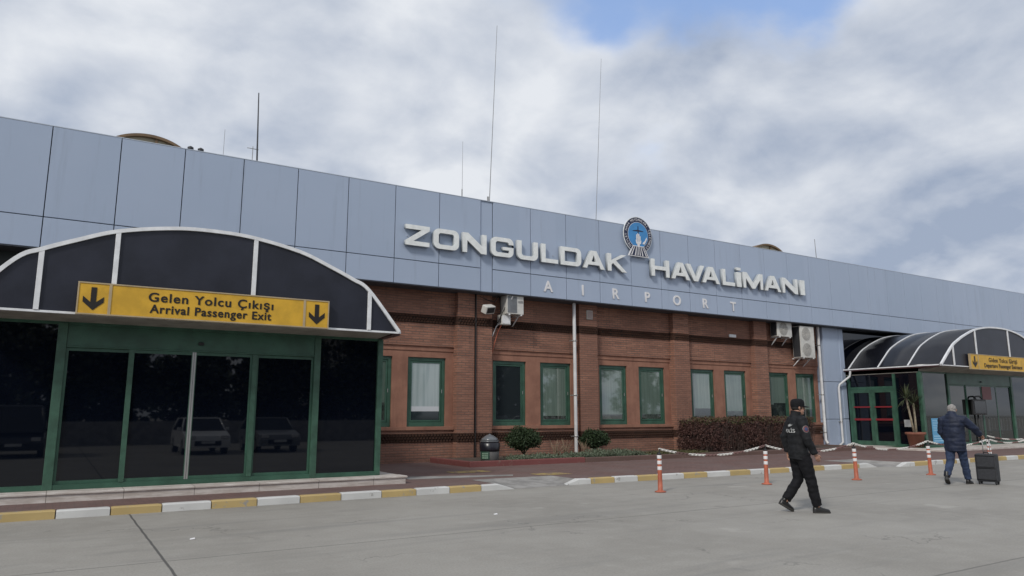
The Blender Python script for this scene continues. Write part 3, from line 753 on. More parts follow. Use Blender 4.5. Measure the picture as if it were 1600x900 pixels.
def word_sign(word, xs, label, z0, h):
    S = thing('raised_lettering', label, 'sign', ((xs[0][0]+xs[-1][1])/2, YF, z0))
    for c, (xa, xb) in zip(word, xs):
        me = curve_mesh(glyph(c, (xb-xa)/h), .13/h)
        b = MB(); add_mesh(b, me, Matrix.Translation((xa, YF-.10, z0)) @ STAND @ Matrix.Scale(h, 4))
        bmesh.ops.remove_doubles(b.bm, verts=b.bm.verts, dist=.0008)
        for f in b.bm.faces:
            f.normal_update(); f.material_index = 0 if abs(f.normal.y) > .7 else 1
        for px_ in (xa+.12, xb-.12): b.cyl((px_, YF-.04, z0+.3), .012, .05, 8, 1, axis=(0,1,0))
        b.build('letter', [M_letter, M_letter_side], S, recalc=True)
    return S
word_sign('ZONGULDAK', [(8.62,9.43),(9.57,10.46),(10.59,11.47),(11.64,12.50),(12.65,13.48),(13.62,14.31),(14.42,15.31),(15.38,16.36),(16.50,17.40)], 'pale raised capitals of the word left of the round emblem on the fascia', 6.68, .645)
word_sign('HAVALİMANI', [(18.60,19.52),(19.62,20.60),(20.44,21.40),(21.27,22.25),(22.42,23.13),(23.24,23.52),(23.64,24.84),(24.94,25.98),(26.08,27.10),(27.27,27.58)], 'pale raised capitals of the word right of the round emblem on the fascia', 6.70, .66)
S = thing('raised_lettering', 'small widely spaced white capitals along the lower strip of the fascia', 'sign', (18.5, YF, 5.67))
for c, x in zip('AIRPORT', (13.99, 15.47, 16.95, 18.48, 20.0, 21.52, 23.12)):
    b = MB(); add_mesh(b, text_mesh(c, .52, .02, .012, 1.0), at(x, YF-.012, 5.865)); b.build('letter', M_reflect, S)

# round emblem standing above the fascia top
E_ = thing('emblem_sign', 'round navy and light blue emblem with white hand rising above the fascia top edge', 'emblem', (18.02, YF-.1, 8.2))
ex, ez_, er, ey = 18.02, 8.19, .70, YF-.12
M_navy = mat('navy_enamel', (.012, .02, .06), .4); M_sky = mat('light_blue_enamel', (.05, .25, .55), .4, var=.1)
def disc(r, y, th, mm, name, ring=None):
    b = MB(); n = 48
    c_ = [(ex+r*math.cos(2*PI*i/n), y, ez_+r*math.sin(2*PI*i/n)) for i in range(n)]
    b.prism(c_, (0, th, 0)); return b.build(name, mm, E_)
disc(er, ey, .03, M_letter, 'rim'); disc(er-.02, ey-.006, .012, M_navy, 'ring'); disc(.497, ey-.010, .01, M_reflect, 'inner_rim'); disc(.485, ey-.014, .01, M_sky, 'field')
b = MB(); txt = 'DEVLET HAVA MEYDANLARI İŞLETMESİ'
for i, c in enumerate(txt):
    if c == ' ': continue
    a = R(232 - 284*(i+.5)/len(txt))
    add_mesh(b, text_mesh(c, .125, .004, 0), Matrix.Translation((ex+.592*math.cos(a), ey-.010, ez_+.592*math.sin(a))) @ STAND @ Matrix.Rotation(a-PI/2, 4, 'Z'))
b.build('ring_lettering', M_reflect, E_)
b = MB()
def flat(pts, y, th=.01, mi=0): b.prism([(ex+x, y, ez_+z) for x, z in pts], (0, th, 0), mi)
flat([(-.04,-.46),(.04,-.46),(.07,-.33),(-.07,-.33)], ey-.028)
flat([(-.11,-.34),(.11,-.34),(.14,-.20),(.09,-.26),(-.09,-.26),(-.14,-.18)], ey-.030)
for x0, x1, h_ in ((-.10,-.068,.02),(-.042,-.008,.07),(.012,.046,.05),(.068,.10,-.03)): flat([(x0,-.27),(x1,-.27),(x1+.005,h_-.03),((x0+x1)/2,h_),(x0-.005,h_-.03)], ey-.029)
flat([(.20,-.33),(.30,-.33),(.42,-.12),(.40,-.05),(.31,-.20),(.22,-.27)], ey-.031)
b.build('hand', M_reflect, E_)
b = MB(); flat([(-.02,.34),(.02,.34),(.025,.05),(-.025,.05)], ey-.02, .004); flat([(-.26,.13),(.26,.15),(.26,.17),(.02,.2),(-.02,.2),(-.26,.155)], ey-.022, .004); b.build('aircraft_mark', M_navy, E_)
b = MB(); flat([(-.27,-.42),(.27,-.42),(.50,-.83),(-.50,-.83)], ey-.020, .05); b.build('base_plate', M_reflect, E_)
b = MB()
for xa, xb in ((-.44,-.215),(-.2,.2),(.215,.44)): flat([(xa*.56,-.45),(xb*.56,-.45),(xb,-.80),(xa,-.80)], ey-.027, .006)
b.build('base_field', M_navy, E_)
b = MB()
for xt, xb, wd in ((-.2,-.36,.05),(-.11,-.17,.05),(-.03,-.05,.04),(.04,.06,.04),(.11,.19,.05),(.19,.36,.05)):
    flat([(xt-wd*.25,-.46),(xt+wd*.25,-.46),(xb+wd*.5,-.79),(xb-wd*.5,-.79)], ey-.034, .006)
b.build('base_mark', M_reflect, E_)

# yellow direction signs on the two gables
def dir_sign(label, x0, x1, y, z0, z1, l1, l2, aw, tsize, arrows):
    cx_ = (x0+x1)/2; D = thing('direction_sign', label, 'sign', (cx_, y, z0))
    b = MB(); fr = .022
    b.box((x0, y, z0), (x1, y+.09, z0+fr)); b.box((x0, y, z1-fr), (x1, y+.09, z1)); b.box((x0, y+.001, z0+fr), (x0+fr, y+.09, z1-fr)); b.box((x1-fr, y+.001, z0+fr), (x1, y+.09, z1-fr))
    b.box((x0+aw, y+.001, z0+fr), (x0+aw+.045, y+.06, z1-fr)); b.box((x1-aw-.045, y+.001, z0+fr), (x1-aw, y+.06, z1-fr))
    b.build('sign_frame', mat('dull_gold_frame', (.42, .33, .2), .45, var=.1), D)
    b = MB(); zz0, zz1 = z0+fr, z1-fr
    for a, c in ((x0+fr, x0+aw), (x0+aw+.045, x1-aw-.045), (x1-aw, x1-fr)): b.box((a, y+.012, zz0), (c, y+.08, zz1))
    b.build('sign_panel', M_sign_y, D)
    h = z1-z0
    b = MB()
    add_mesh(b, bold_mesh(l1, tsize, .006, .027*tsize, 1.1, 1.14), at(cx_, y+.008, z0+h*.66)); add_mesh(b, bold_mesh(l2, tsize*.95, .006, .027*tsize, .97, 1.12), at(cx_, y+.008, z0+h*.29))
    b.build('sign_lettering', M_sign_black, D)
    for ax in arrows:
        b = MB(); k = h/.55
        def P(pts): return [(ax+px_*k, y+.004, z0+h*.5+pz*k) for px_, pz in pts]
        b.prism(P([(-.042,.19),(.042,.19),(.042,-.06),(.155,.035),(.155,-.06),(0,-.20),(-.155,-.06),(-.155,.035),(-.042,-.06)]), (0, .006, 0))
        b.build('arrow', M_sign_black, D)
dir_sign('yellow arrivals exit sign with two black arrows on the near dark gable', .14, 4.50, 14.27, 3.25, 3.81, 'Gelen Yolcu Çıkışı', 'Arrival Passenger Exit', .47, .225, (.385, 4.255))
dir_sign('yellow departures entrance sign with black arrows on the far dark gable', 32.85, 38.40, 16.17, 3.43, 4.09, 'Giden Yolcu Girişi', 'Departure Passenger Entrance', .62, .26, (33.2, 38.06))

# ------------------------------------------------------------------ things on the wall
M_fan = mat('pale_fan_recess', (.38, .37, .35), .6, var=.1)
def ac_unit(label, c, w_, dep, h_, fans=1, side=False):
    """c: left front bottom corner"""
    x, y, z = c; A = thing('air_conditioner', label, 'air conditioner', c, 'outdoor cooling units under the fascia')
    b = MB(); b.box((x, y, z), (x+w_, y+dep, z+h_), .012)
    cs = b.build('casing', M_ac, A)
    b = MB()
    n = int(h_/.022)
    if not side:
        for i in range(n): b.box((x-.008, y+.05, z+.04+i*(h_-.08)/n), (x-.0005, y+dep-.03, z+.04+(i+.45)*(h_-.08)/n))
        b.box((x-.004, y+.04, z+.03), (x-.0005, y+dep-.02, z+h_-.03))
        b.build('coil_fins', M_dark, A)
        for k in range(fans):
            fr_ = min(w_*.36, h_/fans*.42); fx, fz = x+w_*.42, z+h_*(k+.5)/fans
            b = MB(); b.cyl((fx, y+.004, fz), fr_, .006, 28, axis=(0,-1,0)); g_ = b.build('fan_recess', M_fan, A)
            b = MB()
            for q in range(1, 8):
                r_ = fr_*q/7.0
                pts = [(fx+r_*math.cos(2*PI*j/24), y-.012, fz+r_*math.sin(2*PI*j/24)) for j in range(25)]; b.tube(pts, .004, 4, caps=False)
            for q in range(12):
                a = 2*PI*q/12; b.tube([(fx, y-.012, fz), (fx+fr_*math.cos(a), y-.012, fz+fr_*math.sin(a))], .004, 4)
            b.build('fan_grille', M_ac, A)
    else:
        b.box((x+.03, y-.008, z+.04), (x+w_*.60, y-.0005, z+h_-.03), .003); b.build('front_grille', M_ac_side, A)
        b = MB()
        for i in range(4): b.box((x+w_*.66, y-.006, z+h_-.24+i*.022), (x+w_-.03, y-.0005, z+h_-.23+i*.022))
        b.build('vent', M_grey, A)
    b = MB()
    for q in (.15, .85):
        xx = x+w_*q
        b.box((xx-.02, y-.02, z-.045), (xx+.02, YW, z-.004)); b.prism([(xx-.015, YW-.03, z-.35), (xx-.015, YW, z-.35), (xx-.015, y+dep*.6, z-.046), (xx-.015, y+dep*.4, z-.046)], (.03, 0, 0))
    b.build('bracket', M_white, A)
    return A
ac_unit('air conditioner with grey grille beside the left pillar, its top hidden by the fascia', (12.40, 20.40, 4.85), .66, .40, .62, side=True)
ac_unit('small single fan air conditioner tucked highest under the fascia near the grey pier', (26.05, 20.52, 4.86), .95, .36, .66)
ac_unit('tall twin fan air conditioner hanging above the last window by the grey pier', (27.42, 20.42, 4.0), .95, .42, 1.38, fans=2)
J = thing('junction_box', 'small white metal box below the narrow air conditioner', 'box', (12.48, 20.6, 4.52))
b = MB(); b.box((12.30, 20.58, 4.5), (12.66, 20.86, 4.84), .012); b.build('box_body', M_ac, J)
b = MB(); b.box((12.33, 20.566, 4.53), (12.63, 20.58, 4.81), .004); b.build('lid', M_white, J)
fl = thing('floodlight', 'boxy floodlight tilted outward on the left pillar under the fascia', 'floodlight', (11.72, 20.5, 4.95))
rx = Matrix.Rotation(R(28), 3, 'X') @ Matrix.Rotation(R(20), 3, 'Z')
b = MB(); b.box((11.52, 20.35, 4.82), (11.94, 20.58, 5.08), .02, rot=rx, piv=(11.73, 20.46, 4.95)); b.build('housing', M_ac, fl)
b = MB(); b.box((11.56, 20.338, 4.86), (11.90, 20.346, 5.04), rot=rx, piv=(11.73, 20.46, 4.95)); b.build('lens', M_black, fl)
b = MB(); b.box((11.71, 20.55, 4.93), (11.75, 20.86, 4.97)); b.box((11.66, 20.84, 4.86), (11.80, 20.865, 5.04)); b.build('bracket', M_grey, fl)
cb = thing('cable_bundle', 'loose black and pale cables hanging from under the fascia to the window corner', 'cables', (12.15, 20.8, 3.3))
for k, (mm, pts) in enumerate((
    (M_pipe, [(12.35, 20.7, 4.6), (12.2, 20.74, 4.45), (12.1, 20.86, 4.1), (12.09, 20.9, 3.6), (12.07, 20.95, 3.4)]),
    (M_orange, [(12.4, 20.7, 4.55), (12.28, 20.76, 4.3), (12.2, 20.86, 3.9), (12.1, 20.92, 3.45)]),
    (M_black, [(12.06, 20.84, 5.46), (12.09, 20.82, 4.8), (12.085, 20.84, 3.8), (12.08, 20.84, 3.2)]),
    (M_black, [(12.5, 20.5, 5.45), (12.42, 20.52, 5.1), (12.25, 20.6, 4.7), (12.18, 20.7, 4.5)]),
    (M_pipe, [(12.62, 20.4, 5.45), (12.52, 20.45, 5.2), (12.44, 20.5, 4.95), (12.6, 20.5, 4.87)]),
    (M_black, [(12.3, 20.7, 5.45), (12.32, 20.66, 5.0), (12.28, 20.62, 4.6), (12.4, 20.62, 4.45)]),
    (M_black, [(11.45, 20.8, 5.45), (11.9, 20.78, 5.3), (12.1, 20.7, 5.25), (12.2, 20.6, 5.45)]))):
    b = MB(); b.tube(pts, .016 if k != 4 else .035, 6); smooth(b.build('cable', mm, cb))
wb = thing('wall_box', 'small pale box high on the brick beside the first downpipe', 'box', (16.1, 20.86, 4.95))
b = MB(); b.box((15.98, 20.74, 4.94), (16.24, 20.862, 5.26), .01); b.build('box_body', M_ac, wb); b = MB(); b.box((16.0, 20.732, 4.96), (16.22, 20.74, 5.24)); b.build('lid', mat('pinkish_grey', (.35, .28, .26), .6), wb)
b = MB(); b.box((23.55, 20.94, 4.72), (23.95, 20.99, 4.84), .01); tag(b.build('wall_plate', M_white, origin=(23.75, 20.99, 4.78)), 'little white plate on the dark dog-tooth band', 'plate')  # plain white plate on the wall, not a lamp

# ------------------------------------------------------------------ roof masts and fittings
def mast(label, base, top, r0, r1, foot=.25, bend=0):
    A = thing('antenna_mast', label, 'antenna', base, 'masts on the terminal roof')
    p0, p1 = Vector(base), Vector(top); b = MB()
    pts = [p0+(p1-p0)*t + Vector((bend*math.sin(PI*t), 0, 0)) for t in (0, .25, .5, .75, 1)]
    b.tube(pts, [r0+(r1-r0)*t for t in (0, .25, .5, .75, 1)], 8); b.build('whip', M_grey if r0 < .03 else M_dark, A)
    b = MB(); b.cyl(base, r0*2.1, foot, 10); b.box((p0.x-.09, p0.y-.09, p0.z-.02), (p0.x+.09, p0.y+.09, p0.z+.03)); b.build('mount', M_grey, A)
    return A
mast('tallest whip antenna leaning slightly right over the second panel joint strip', (13.72, 24, 8.3), (14.12, 24, 17.4), .017, .009, 1.7)
mast('tall thin whip antenna rising left of the round emblem', (18.98, 24, 8.3), (19.58, 24, 17.4), .013, .007, .9)
mast('dark thick mast right of the near barrel skylight', (4.98, 24, 8.3), (4.86, 24, 12.2), .036, .018, .5)
mast('short grey whip with thick base left of the tallest antenna', (12.57, 24, 8.3), (12.58, 24, 12.05), .010, .006, 1.82)
mast('thin short whip between the near skylight and the dark mast', (3.87, 24, 8.3), (3.88, 24, 10.7), .009, .006, 1.5)
mast('small stub mast at the far right beyond the far skylight', (34.08, 24, 8.3), (33.98, 24, 10.85), .022, .015, 1.3)
rl = thing('roof_floodlight', 'pair of small dark floodlights on the roof edge by the near skylight', 'floodlight', (3.0, 22.5, 8.3))
for x in (2.7, 2.98):
    b = MB(); b.cyl((x, 22.4, 8.3), .015, .92, 6); b.build('post', M_dark, rl)
    b = MB(); b.lathe([(.03, -.06), (.085, .0), (.085, .05), (.02, .09)], (x, 22.35, 9.27), 12); b.build('lamp', M_dark, rl)
ta = thing('roof_aerial', 'tiny cross shaped aerial left of the dark mast', 'antenna', (4.75, 24, 8.3))
b = MB(); b.cyl((4.78, 24, 8.3), .012, 2.0, 6); b.build('pole', M_grey, ta)
b = MB(); b.tube([(4.6, 24, 10.22), (4.96, 24, 10.22)], .012, 6); b.build('cross_bar', M_grey, ta)

# ------------------------------------------------------------------ bollards and chains
def bollard(x, y, label, tilt=0):
    A = thing('bollard', label, 'bollard', (x, y, 0), 'orange and white bollards along the kerb')
    b = MB(); b.lathe([(.115, .004), (.115, .018), (.075, .03), (.05, .045), (.046, .30), (.042, .55), (.040, .74), (.03, .755)], (x, y, 0), 20); b.build('post', M_orange, A)
    for z in (.44, .555, .665):
        b = MB(); b.lathe([(.0455, z), (.0465, z+.005), (.0455, z+.065), (.0445, z+.07)], (x, y, 0), 20, caps=True); b.build('reflective_band', M_reflect, A)
    b = MB(); b.tube([(x, y, .75), (x, y, .80), (x+.03, y, .84), (x, y, .87), (x-.03, y, .84), (x-.012, y, .815)], .011, 8); b.lathe([(.046, .74), (.04, .775), (.012, .79)], (x, y, 0), 14); b.build('hook_cap', M_black, A)
    if tilt: A.rotation_euler = (0, R(tilt), 0)
    return A
BX = [(10.60, 11.44, 'orange bollard nearest the viewer, first on the right kerb', 0), (13.76, 11.39, 'orange bollard just left of the person in black', 1), (16.49, 10.99, 'orange bollard between the two walking people', -1.5),
      (19.47, 10.86, 'orange bollard just left of the person in the dark blue jacket', -2), (22.45, 10.8, 'orange bollard right above the suitcase with a bare upper hook', -3), (24.9, 10.8, 'orange bollard at the right edge of the picture', 0), (25.6, 12.35, 'farthest orange bollard standing close behind the suitcase', 0)]
for x, y, l, tl in BX: bollard(x, y, l, tl)
M_link_w = mat('white_plastic_link', (.72, .70, .66), .5); M_link_r = mat('faded_red_plastic_link', (.20, .11, .10), .55, var=.3)
def chain(p, q, sag, label, pat=(9, 7)):
    p, q = Vector(p), Vector(q); mid = (p+q)/2
    n = int((q-p).length/.052); b = MB()
    def pos(t): return p+(q-p)*t - Vector((0, 0, sag*4*t*(1-t)))
    for i in range(n):
        c0 = pos((i+.5)/n); tn = (pos(min(1, (i+1)/n))-pos(i/n)).normalized(); mi = 0 if (i % (pat[0]+pat[1])) < pat[0] else 1
        side = Vector((0, 0, 1)).cross(tn).normalized(); up = tn.cross(side)
        a = up if i % 2 else side
        a = (up*.7+side*.7) if i % 2 else (up*.7-side*.7)
        pts = [c0+tn*(.037*math.cos(t))+a*(.02*math.sin(t)) for t in [2*PI*j/8 for j in range(9)]]
        b.tube(pts, .0095, 5, mi, caps=False)
    tag(b.build('plastic_chain', [M_link_w, M_link_r], origin=p), label, 'chain', 'chains slung between the bollards')
hk = [(x+math.sin(R(tl))*.86, y, .86) for x, y, l, tl in BX]
chain(hk[0], hk[1], .17, 'chain from the nearest bollard hanging in front of the hedge')
chain(hk[1], hk[2], .17, 'chain running behind the person in black')
chain(hk[2], hk[3], .18, 'chain hanging in front of the green double doors')
chain(hk[3], hk[4], .15, 'chain running behind the person in the dark blue jacket')
chain(hk[4], hk[5], .13, 'upper chain right of the suitcase handle')
chain(hk[6], (29.0, 12.2, .86), .14, 'lower chain behind the suitcase at the right edge', (8, 8))

# ------------------------------------------------------------------ bin, plants, planter
bn = thing('litter_bin', 'grey litter bin with dark liner and domed lid at the end of the planting bed', 'bin', (10.98, 19.05, .225))
b = MB(); b.lathe([(.25, .226), (.27, .26), (.285, .55), (.275, .56)], (10.98, 19.05, 0), 24); b.build('body', mat('grey_bin', (.12, .118, .115), .6, var=.2), bn)
b = MB(); b.lathe([(.292, .5), (.297, .56), (.305, .74), (.27, .76)], (10.98, 19.05, 0), 24); b.build('liner', mat('black_liner', (.012, .012, .018), .3), bn)
b = MB(); b.lathe([(.27, .80), (.23, .87), (.12, .95), (.03, .985), (.02, 1.0)], (10.98, 19.05, 0), 24); b.lathe([(.262, .762), (.285, .775), (.29, .80), (.27, .802)], (10.98, 19.05, 0), 24)
b.build('lid', mat('cloudy_lid', (.13, .14, .15), .25, spec=.7), bn)
b = MB()
for i in range(7):
    a = PI*1.08+i*.1
    for z in (.30, .36, .42):
        px_, py_ = 10.98+.286*math.cos(a), 19.05+.286*math.sin(a); b.box((px_-.008, py_-.008, z), (px_+.008, py_+.008, z+.045))
b.build('pale_print', mat('pale_green_print', (.35, .5, .38), .5), bn)
b = MB(); b.lathe([(.289, .28), (.2905, .285), (.2925, .49), (.291, .5)], (10.98, 19.05, 0), 24, caps=False)
for f in list(b.bm.faces):
    c_ = f.calc_center_median(); a = math.atan2(c_.y-19.05, c_.x-10.98) % (2*PI)
    if not (PI*1.0 < a < PI*1.36): b.bm.faces.remove(f)
b.build('label_panel', mat('dark_green_label', (.02, .06, .04), .5), bn)

def leafmat(name, c1, c2):
    def fn(t, pos, b):
        n = t.noise(pos, 14, 3); n2 = t.noise(pos, 2.2, 3)
        return t.mix(t.mapr(n2, .4, .65, 0, .5), t.mix(t.mapr(n, .35, .65), c1, c2), tuple((x+y)/2.6 for x, y in zip(c1, c2)))
    return mat(name, (0,0,0), .6, spec=.3, fn=fn)
M_leaf_bush = leafmat('dark_evergreen_leaf', (.018, .034, .014), (.045, .07, .03))
M_leaf_grey = leafmat('grey_green_leaf', (.09, .12, .075), (.17, .20, .14))
M_leaf_barb = leafmat('purple_brown_leaf', (.065, .03, .028), (.13, .07, .055))
M_leaf_olive = leafmat('olive_leaf', (.07, .075, .03), (.12, .11, .05))
M_leaf_yucca = leafmat('strap_leaf', (.028, .045, .018), (.065, .075, .03))
M_bark = mat('bark', (.09, .065, .045), .9, var=.35, vscale=8, bump=.5); M_twig = mat('dry_stem', (.24, .18, .12), .9, var=.3, vscale=9)
M_tree_leaf = leafmat('tree_leaf', (.03, .042, .022), (.06, .075, .04))
rnd = random.Random(11)
def leaf(b, p, s, wid=.5, nrm=None, mi=0):
    a = Vector((rnd.gauss(0,1), rnd.gauss(0,1), rnd.gauss(0,1))).normalized()
    c_ = a.cross(Vector((rnd.gauss(0,1), rnd.gauss(0,1), rnd.gauss(0,1)))).normalized()
    p = Vector(p); q = p+a*s
    f = b.bm.faces.new([b.bm.verts.new(v) for v in (p, p+a*s*.5+c_*s*wid*.5, q, p+a*s*.5-c_*s*wid*.5)]); f.material_index = mi
def bush(label, c, rx_, rz, n, h0):
    x, y, z = c; A = thing('shrub', label, 'shrub', (x, y, .225))
    b = MB(); b.tube([(x, y, .2), (x+.02, y, .35), (x, y, h0+rz*.6)], [.04, .035, .02], 8)
    for i in range(7):
        a = 2*PI*i/7; b.tube([(x, y, h0*.8), (x+rx_*.5*math.cos(a), y+rx_*.5*math.sin(a), h0+rz*.8)], [.015, .006], 5)
    b.build('stem', M_bark, A)
    b = MB(); zc = h0+rz
    for i in range(n):
        v = Vector((rnd.gauss(0,1), rnd.gauss(0,1), rnd.gauss(0,1))).normalized()
        r = (rnd.random()**.28)*(.93+.10*math.sin(v.x*5+v.z*4)+.07*math.sin(v.y*9+v.x*7)) + (rnd.random() < .05)*.12
        zz = v.z*rz*r
        if zz < 0: zz *= .85
        leaf(b, (x+v.x*rx_*r, y+v.y*rx_*r*.9, zc+zz), rnd.uniform(.05, .09), .5)
    b.build('foliage', M_leaf_bush, A, recalc=False)
bush('round clipped dark green shrub to the right of the litter bin', (12.62, 19.75, 0), .60, .40, 5200, .40)
bush('smaller flat topped dark shrub to the right of the first downpipe', (15.45, 19.75, 0), .54, .33, 4600, .42)
# barberry hedge
H_ = thing('clipped_hedge', 'long box clipped hedge of bare purple brown twigs under the far windows', 'hedge', (23.9, 19.7, .225))
b = MB(); HX0, HX1, HY0, HY1, HZ1 = 19.75, 26.2, 19.15, 20.3, 1.40
for i in range(1500):
    x = rnd.uniform(HX0+.05, HX1-.05); y = rnd.uniform(HY0+.1, HY1); 
    if rnd.random() < .6: y = rnd.uniform(HY0, HY0+.3)
    p0 = Vector((x, y, .2)); ln = rnd.uniform(.7, 1.15); dr = Vector((rnd.gauss(0,.18), rnd.gauss(0,.12), 1))
    p1 = p0+dr*ln*.5; p2 = p0+Vector((dr.x*1.4+rnd.gauss(0,.12), dr.y*1.2+rnd.gauss(0,.08), 1))*ln
    p2.x = min(max(p2.x, HX0-.03), HX1+.03); p2.y = min(max(p2.y, HY0-.04), HY1+.04); p2.z = min(p2.z, HZ1)
    b.tube([p0, p1, p2], [.008, .006, .003], 3, caps=False)
b.build('twigs', mat('dark_twig', (.075, .05, .042), .9, var=.3, vscale=9), H_, recalc=False)
b = MB(); b2 = MB()
for i in range(26000):
    x = rnd.uniform(HX0, HX1); u = rnd.random()
    top = HZ1 + .035*math.sin(x*3.1)+.03*math.sin(x*7.7+1)
    if u < .58: y = HY0+abs(rnd.gauss(0,.06)) + .05*math.sin(x*5+3)*math.sin(x*2.2); z = rnd.uniform(.3, top)
    elif u < .85: y = rnd.uniform(HY0, HY1); z = top-abs(rnd.gauss(0,.05))
    else: y = rnd.uniform(HY0, HY1); x = HX0+abs(rnd.gauss(0,.06)); z = rnd.uniform(.3, top)
    if z < .45 and rnd.random() < .5: continue
    z += .05*math.sin(x*1.7+y*2)*(z/1.4); y += .07*math.sin(x*2.9+z*3)
    if math.sin(x*9+z*7)+math.sin(x*4.3-z*11) > 1.35 and rnd.random() < .8: continue
    leaf(b2 if (z > top-.16 and rnd.random() < .4) else b, (x, y, z), rnd.uniform(.04, .085), .55)
b.build('foliage', M_leaf_barb, H_, recalc=False); b2.build('top_growth', M_leaf_olive, H_, recalc=False)
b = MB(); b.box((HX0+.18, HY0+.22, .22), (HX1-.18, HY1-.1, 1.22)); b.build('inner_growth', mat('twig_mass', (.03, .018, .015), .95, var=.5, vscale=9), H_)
# low grey green cover and dry stems in the bed
def cover(x0, x1, y0, y1, n, hh, mm=M_leaf_grey):
    b = MB()
    for i in range(n):
        x = rnd.uniform(x0, x1); y = rnd.uniform(y0, y1); t = (x-x0)/(x1-x0); hmax = hh*(.45+.55*math.sin(PI*t)**.6)*(.7+.3*math.sin(x*6+y*3))
        p = Vector((x, y, .225)); 
        for k in range(2): leaf(b, (x+rnd.gauss(0,.03), y+rnd.gauss(0,.03), .225+rnd.random()*hmax), rnd.uniform(.05, .10), .28)
    return struct(b.build('ground_cover', mm, recalc=False), 'stuff')
cover(13.6, 16.7, 18.42, 19.2, 3800, .24); cover(11.5, 13.5, 18.5, 19.2, 1500, .18); cover(16.6, 19.8, 18.6, 19.6, 1200, .10, M_leaf_olive)
for k, (x, y, l) in enumerate(((13.55, 19.3, 'tuft of bare dry stems beside the rounder shrub'), (14.35, 19.9, 'thin dry stems midway between the two shrubs'), (14.95, 19.7, 'bare forked stems at the foot of the first downpipe'))):
    A = thing('dry_plant', l, 'plant', (x, y, .225), 'dry plants in the soil bed'); b = MB()
    for i in range(16):
        a = rnd.uniform(0, 2*PI); r = rnd.uniform(.05, .3); h = rnd.uniform(.3, .6)
        p1 = (x+r*.5*math.cos(a), y+r*.5*math.sin(a), .225+h*.6)
        b.tube([(x+rnd.gauss(0,.05), y+rnd.gauss(0,.05), .2), p1, (x+r*math.cos(a), y+r*math.sin(a), .225+h)], [.009, .007, .004], 4)
    b.build('stem', M_twig, A, recalc=False)
pl = thing('planter', 'terracotta pot on the step at the corner of the far entrance', 'planter', (30.25, 17.35, .2))
b = MB(); b.lathe([(.25, .21), (.33, .72), (.39, .73), (.39, .82), (.34, .82), (.32, .74)], (30.25, 17.35, 0), 24); b.build('pot', mat('terracotta', (.22, .085, .055), .8, var=.2), pl)
b = MB(); b.lathe([(.315, .70), (.315, .75), (.1, .77)], (30.25, 17.35, 0), 20); b.build('soil', M_soil, pl)
yu = thing('yucca', 'tall spiky yucca with two bare stems in the terracotta pot', 'plant', (30.25, 17.35, .76))
heads = []
for dx_, h_, lx in ((-.08, 2.2, -.28), (.07, 2.0, .05)):
    b = MB(); b.tube([(30.25+dx_, 17.35, .74), (30.25+dx_*1.2+lx*.4, 17.37, 1.4), (30.25+dx_+lx, 17.4, h_)], [.05, .04, .035], 8); b.build('trunk', mat('pale_bark', (.33, .28, .2), .9, var=.3, vscale=9), yu); heads.append((30.25+dx_+lx, 17.4, h_))
for hx, hy, hz in heads:
    b = MB()
    for i in range(46):
        a = rnd.uniform(0, 2*PI); el = rnd.uniform(-.5, 1.35); ln = rnd.uniform(.55, .95); dr = Vector((math.cos(a)*math.cos(el), math.sin(a)*math.cos(el)*.6, math.sin(el)))
        sd = dr.cross(Vector((0,0,1))).normalized()*.016; p0 = Vector((hx, hy, hz)); p1 = p0+dr*ln*.55; p2 = p0+dr*ln+Vector((0,0,-.16*ln))
        v = [b.bm.verts.new(q) for q in (p0-sd*.6, p0+sd*.6, p1+sd, p1-sd, p2)]
        b.bm.faces.new((v[0], v[1], v[2], v[3])); b.bm.faces.new((v[3], v[2], v[4]))
    b.build('leaf_head', M_leaf_yucca, yu, recalc=False)

# stickers and fittings on the right vestibule glazing
ps = thing('poster', 'light blue notice on the corner glass of the far entrance', 'poster', (31.75, 17.29, .8))
b = MB(); b.box((31.42, 17.285, .33), (32.4, 17.296, 1.38)); b.build('sheet', M_blue, ps)
b = MB()
for i in range(7): b.box((31.48, 17.282, 1.28-i*.07), (31.95-.03*(i % 3), 17.2845, 1.30-i*.07))
for i in range(3): b.box((31.48, 17.282, .62-i*.1), (32.3, 17.2845, .66-i*.1))
b.build('print_line', M_blue_lt, ps)
mo = thing('wall_monitor', 'black monitor hanging in the doorway of the far entrance', 'monitor', (35.1, 17.1, 1.85))
b = MB(); b.box((34.5, 17.08, 1.52), (35.65, 17.2, 2.2), .03); b.build('casing', M_black, mo)
b = MB(); b.box((34.6, 17.07, 1.6), (35.55, 17.078, 2.12)); b.build('screen', glass_mat('dark_screen', (.008, .008, .01), .1), mo)
b = MB(); b.tube([(34.75, 17.15, 2.19), (34.9, 17.16, 2.32), (35.25, 17.16, 2.34), (35.5, 17.15, 2.2)], .035, 8); b.cyl((35.1, 17.22, .2), .035, 1.35, 10); b.build('stand', M_black, mo)
b = MB(); b.box((35.75, 17.262, 2.2), (36.55, 17.27, 2.78)); tag(b.build('notice', mat('dull_red_notice', (.16, .05, .05), .5), origin=(36.15, 17.27, 2.2)), 'dull red notice high on the sliding door of the far entrance', 'notice')
no = MB(); no.box((30.79, 17.75, 1.02), (30.798, 18.1, 1.32)); tag(no.build('notice', mat('white_notice', (.6, .6, .58), .6), origin=(30.79, 17.9, 1.02)), 'small white paper on the fixed light right of the green double doors', 'notice')

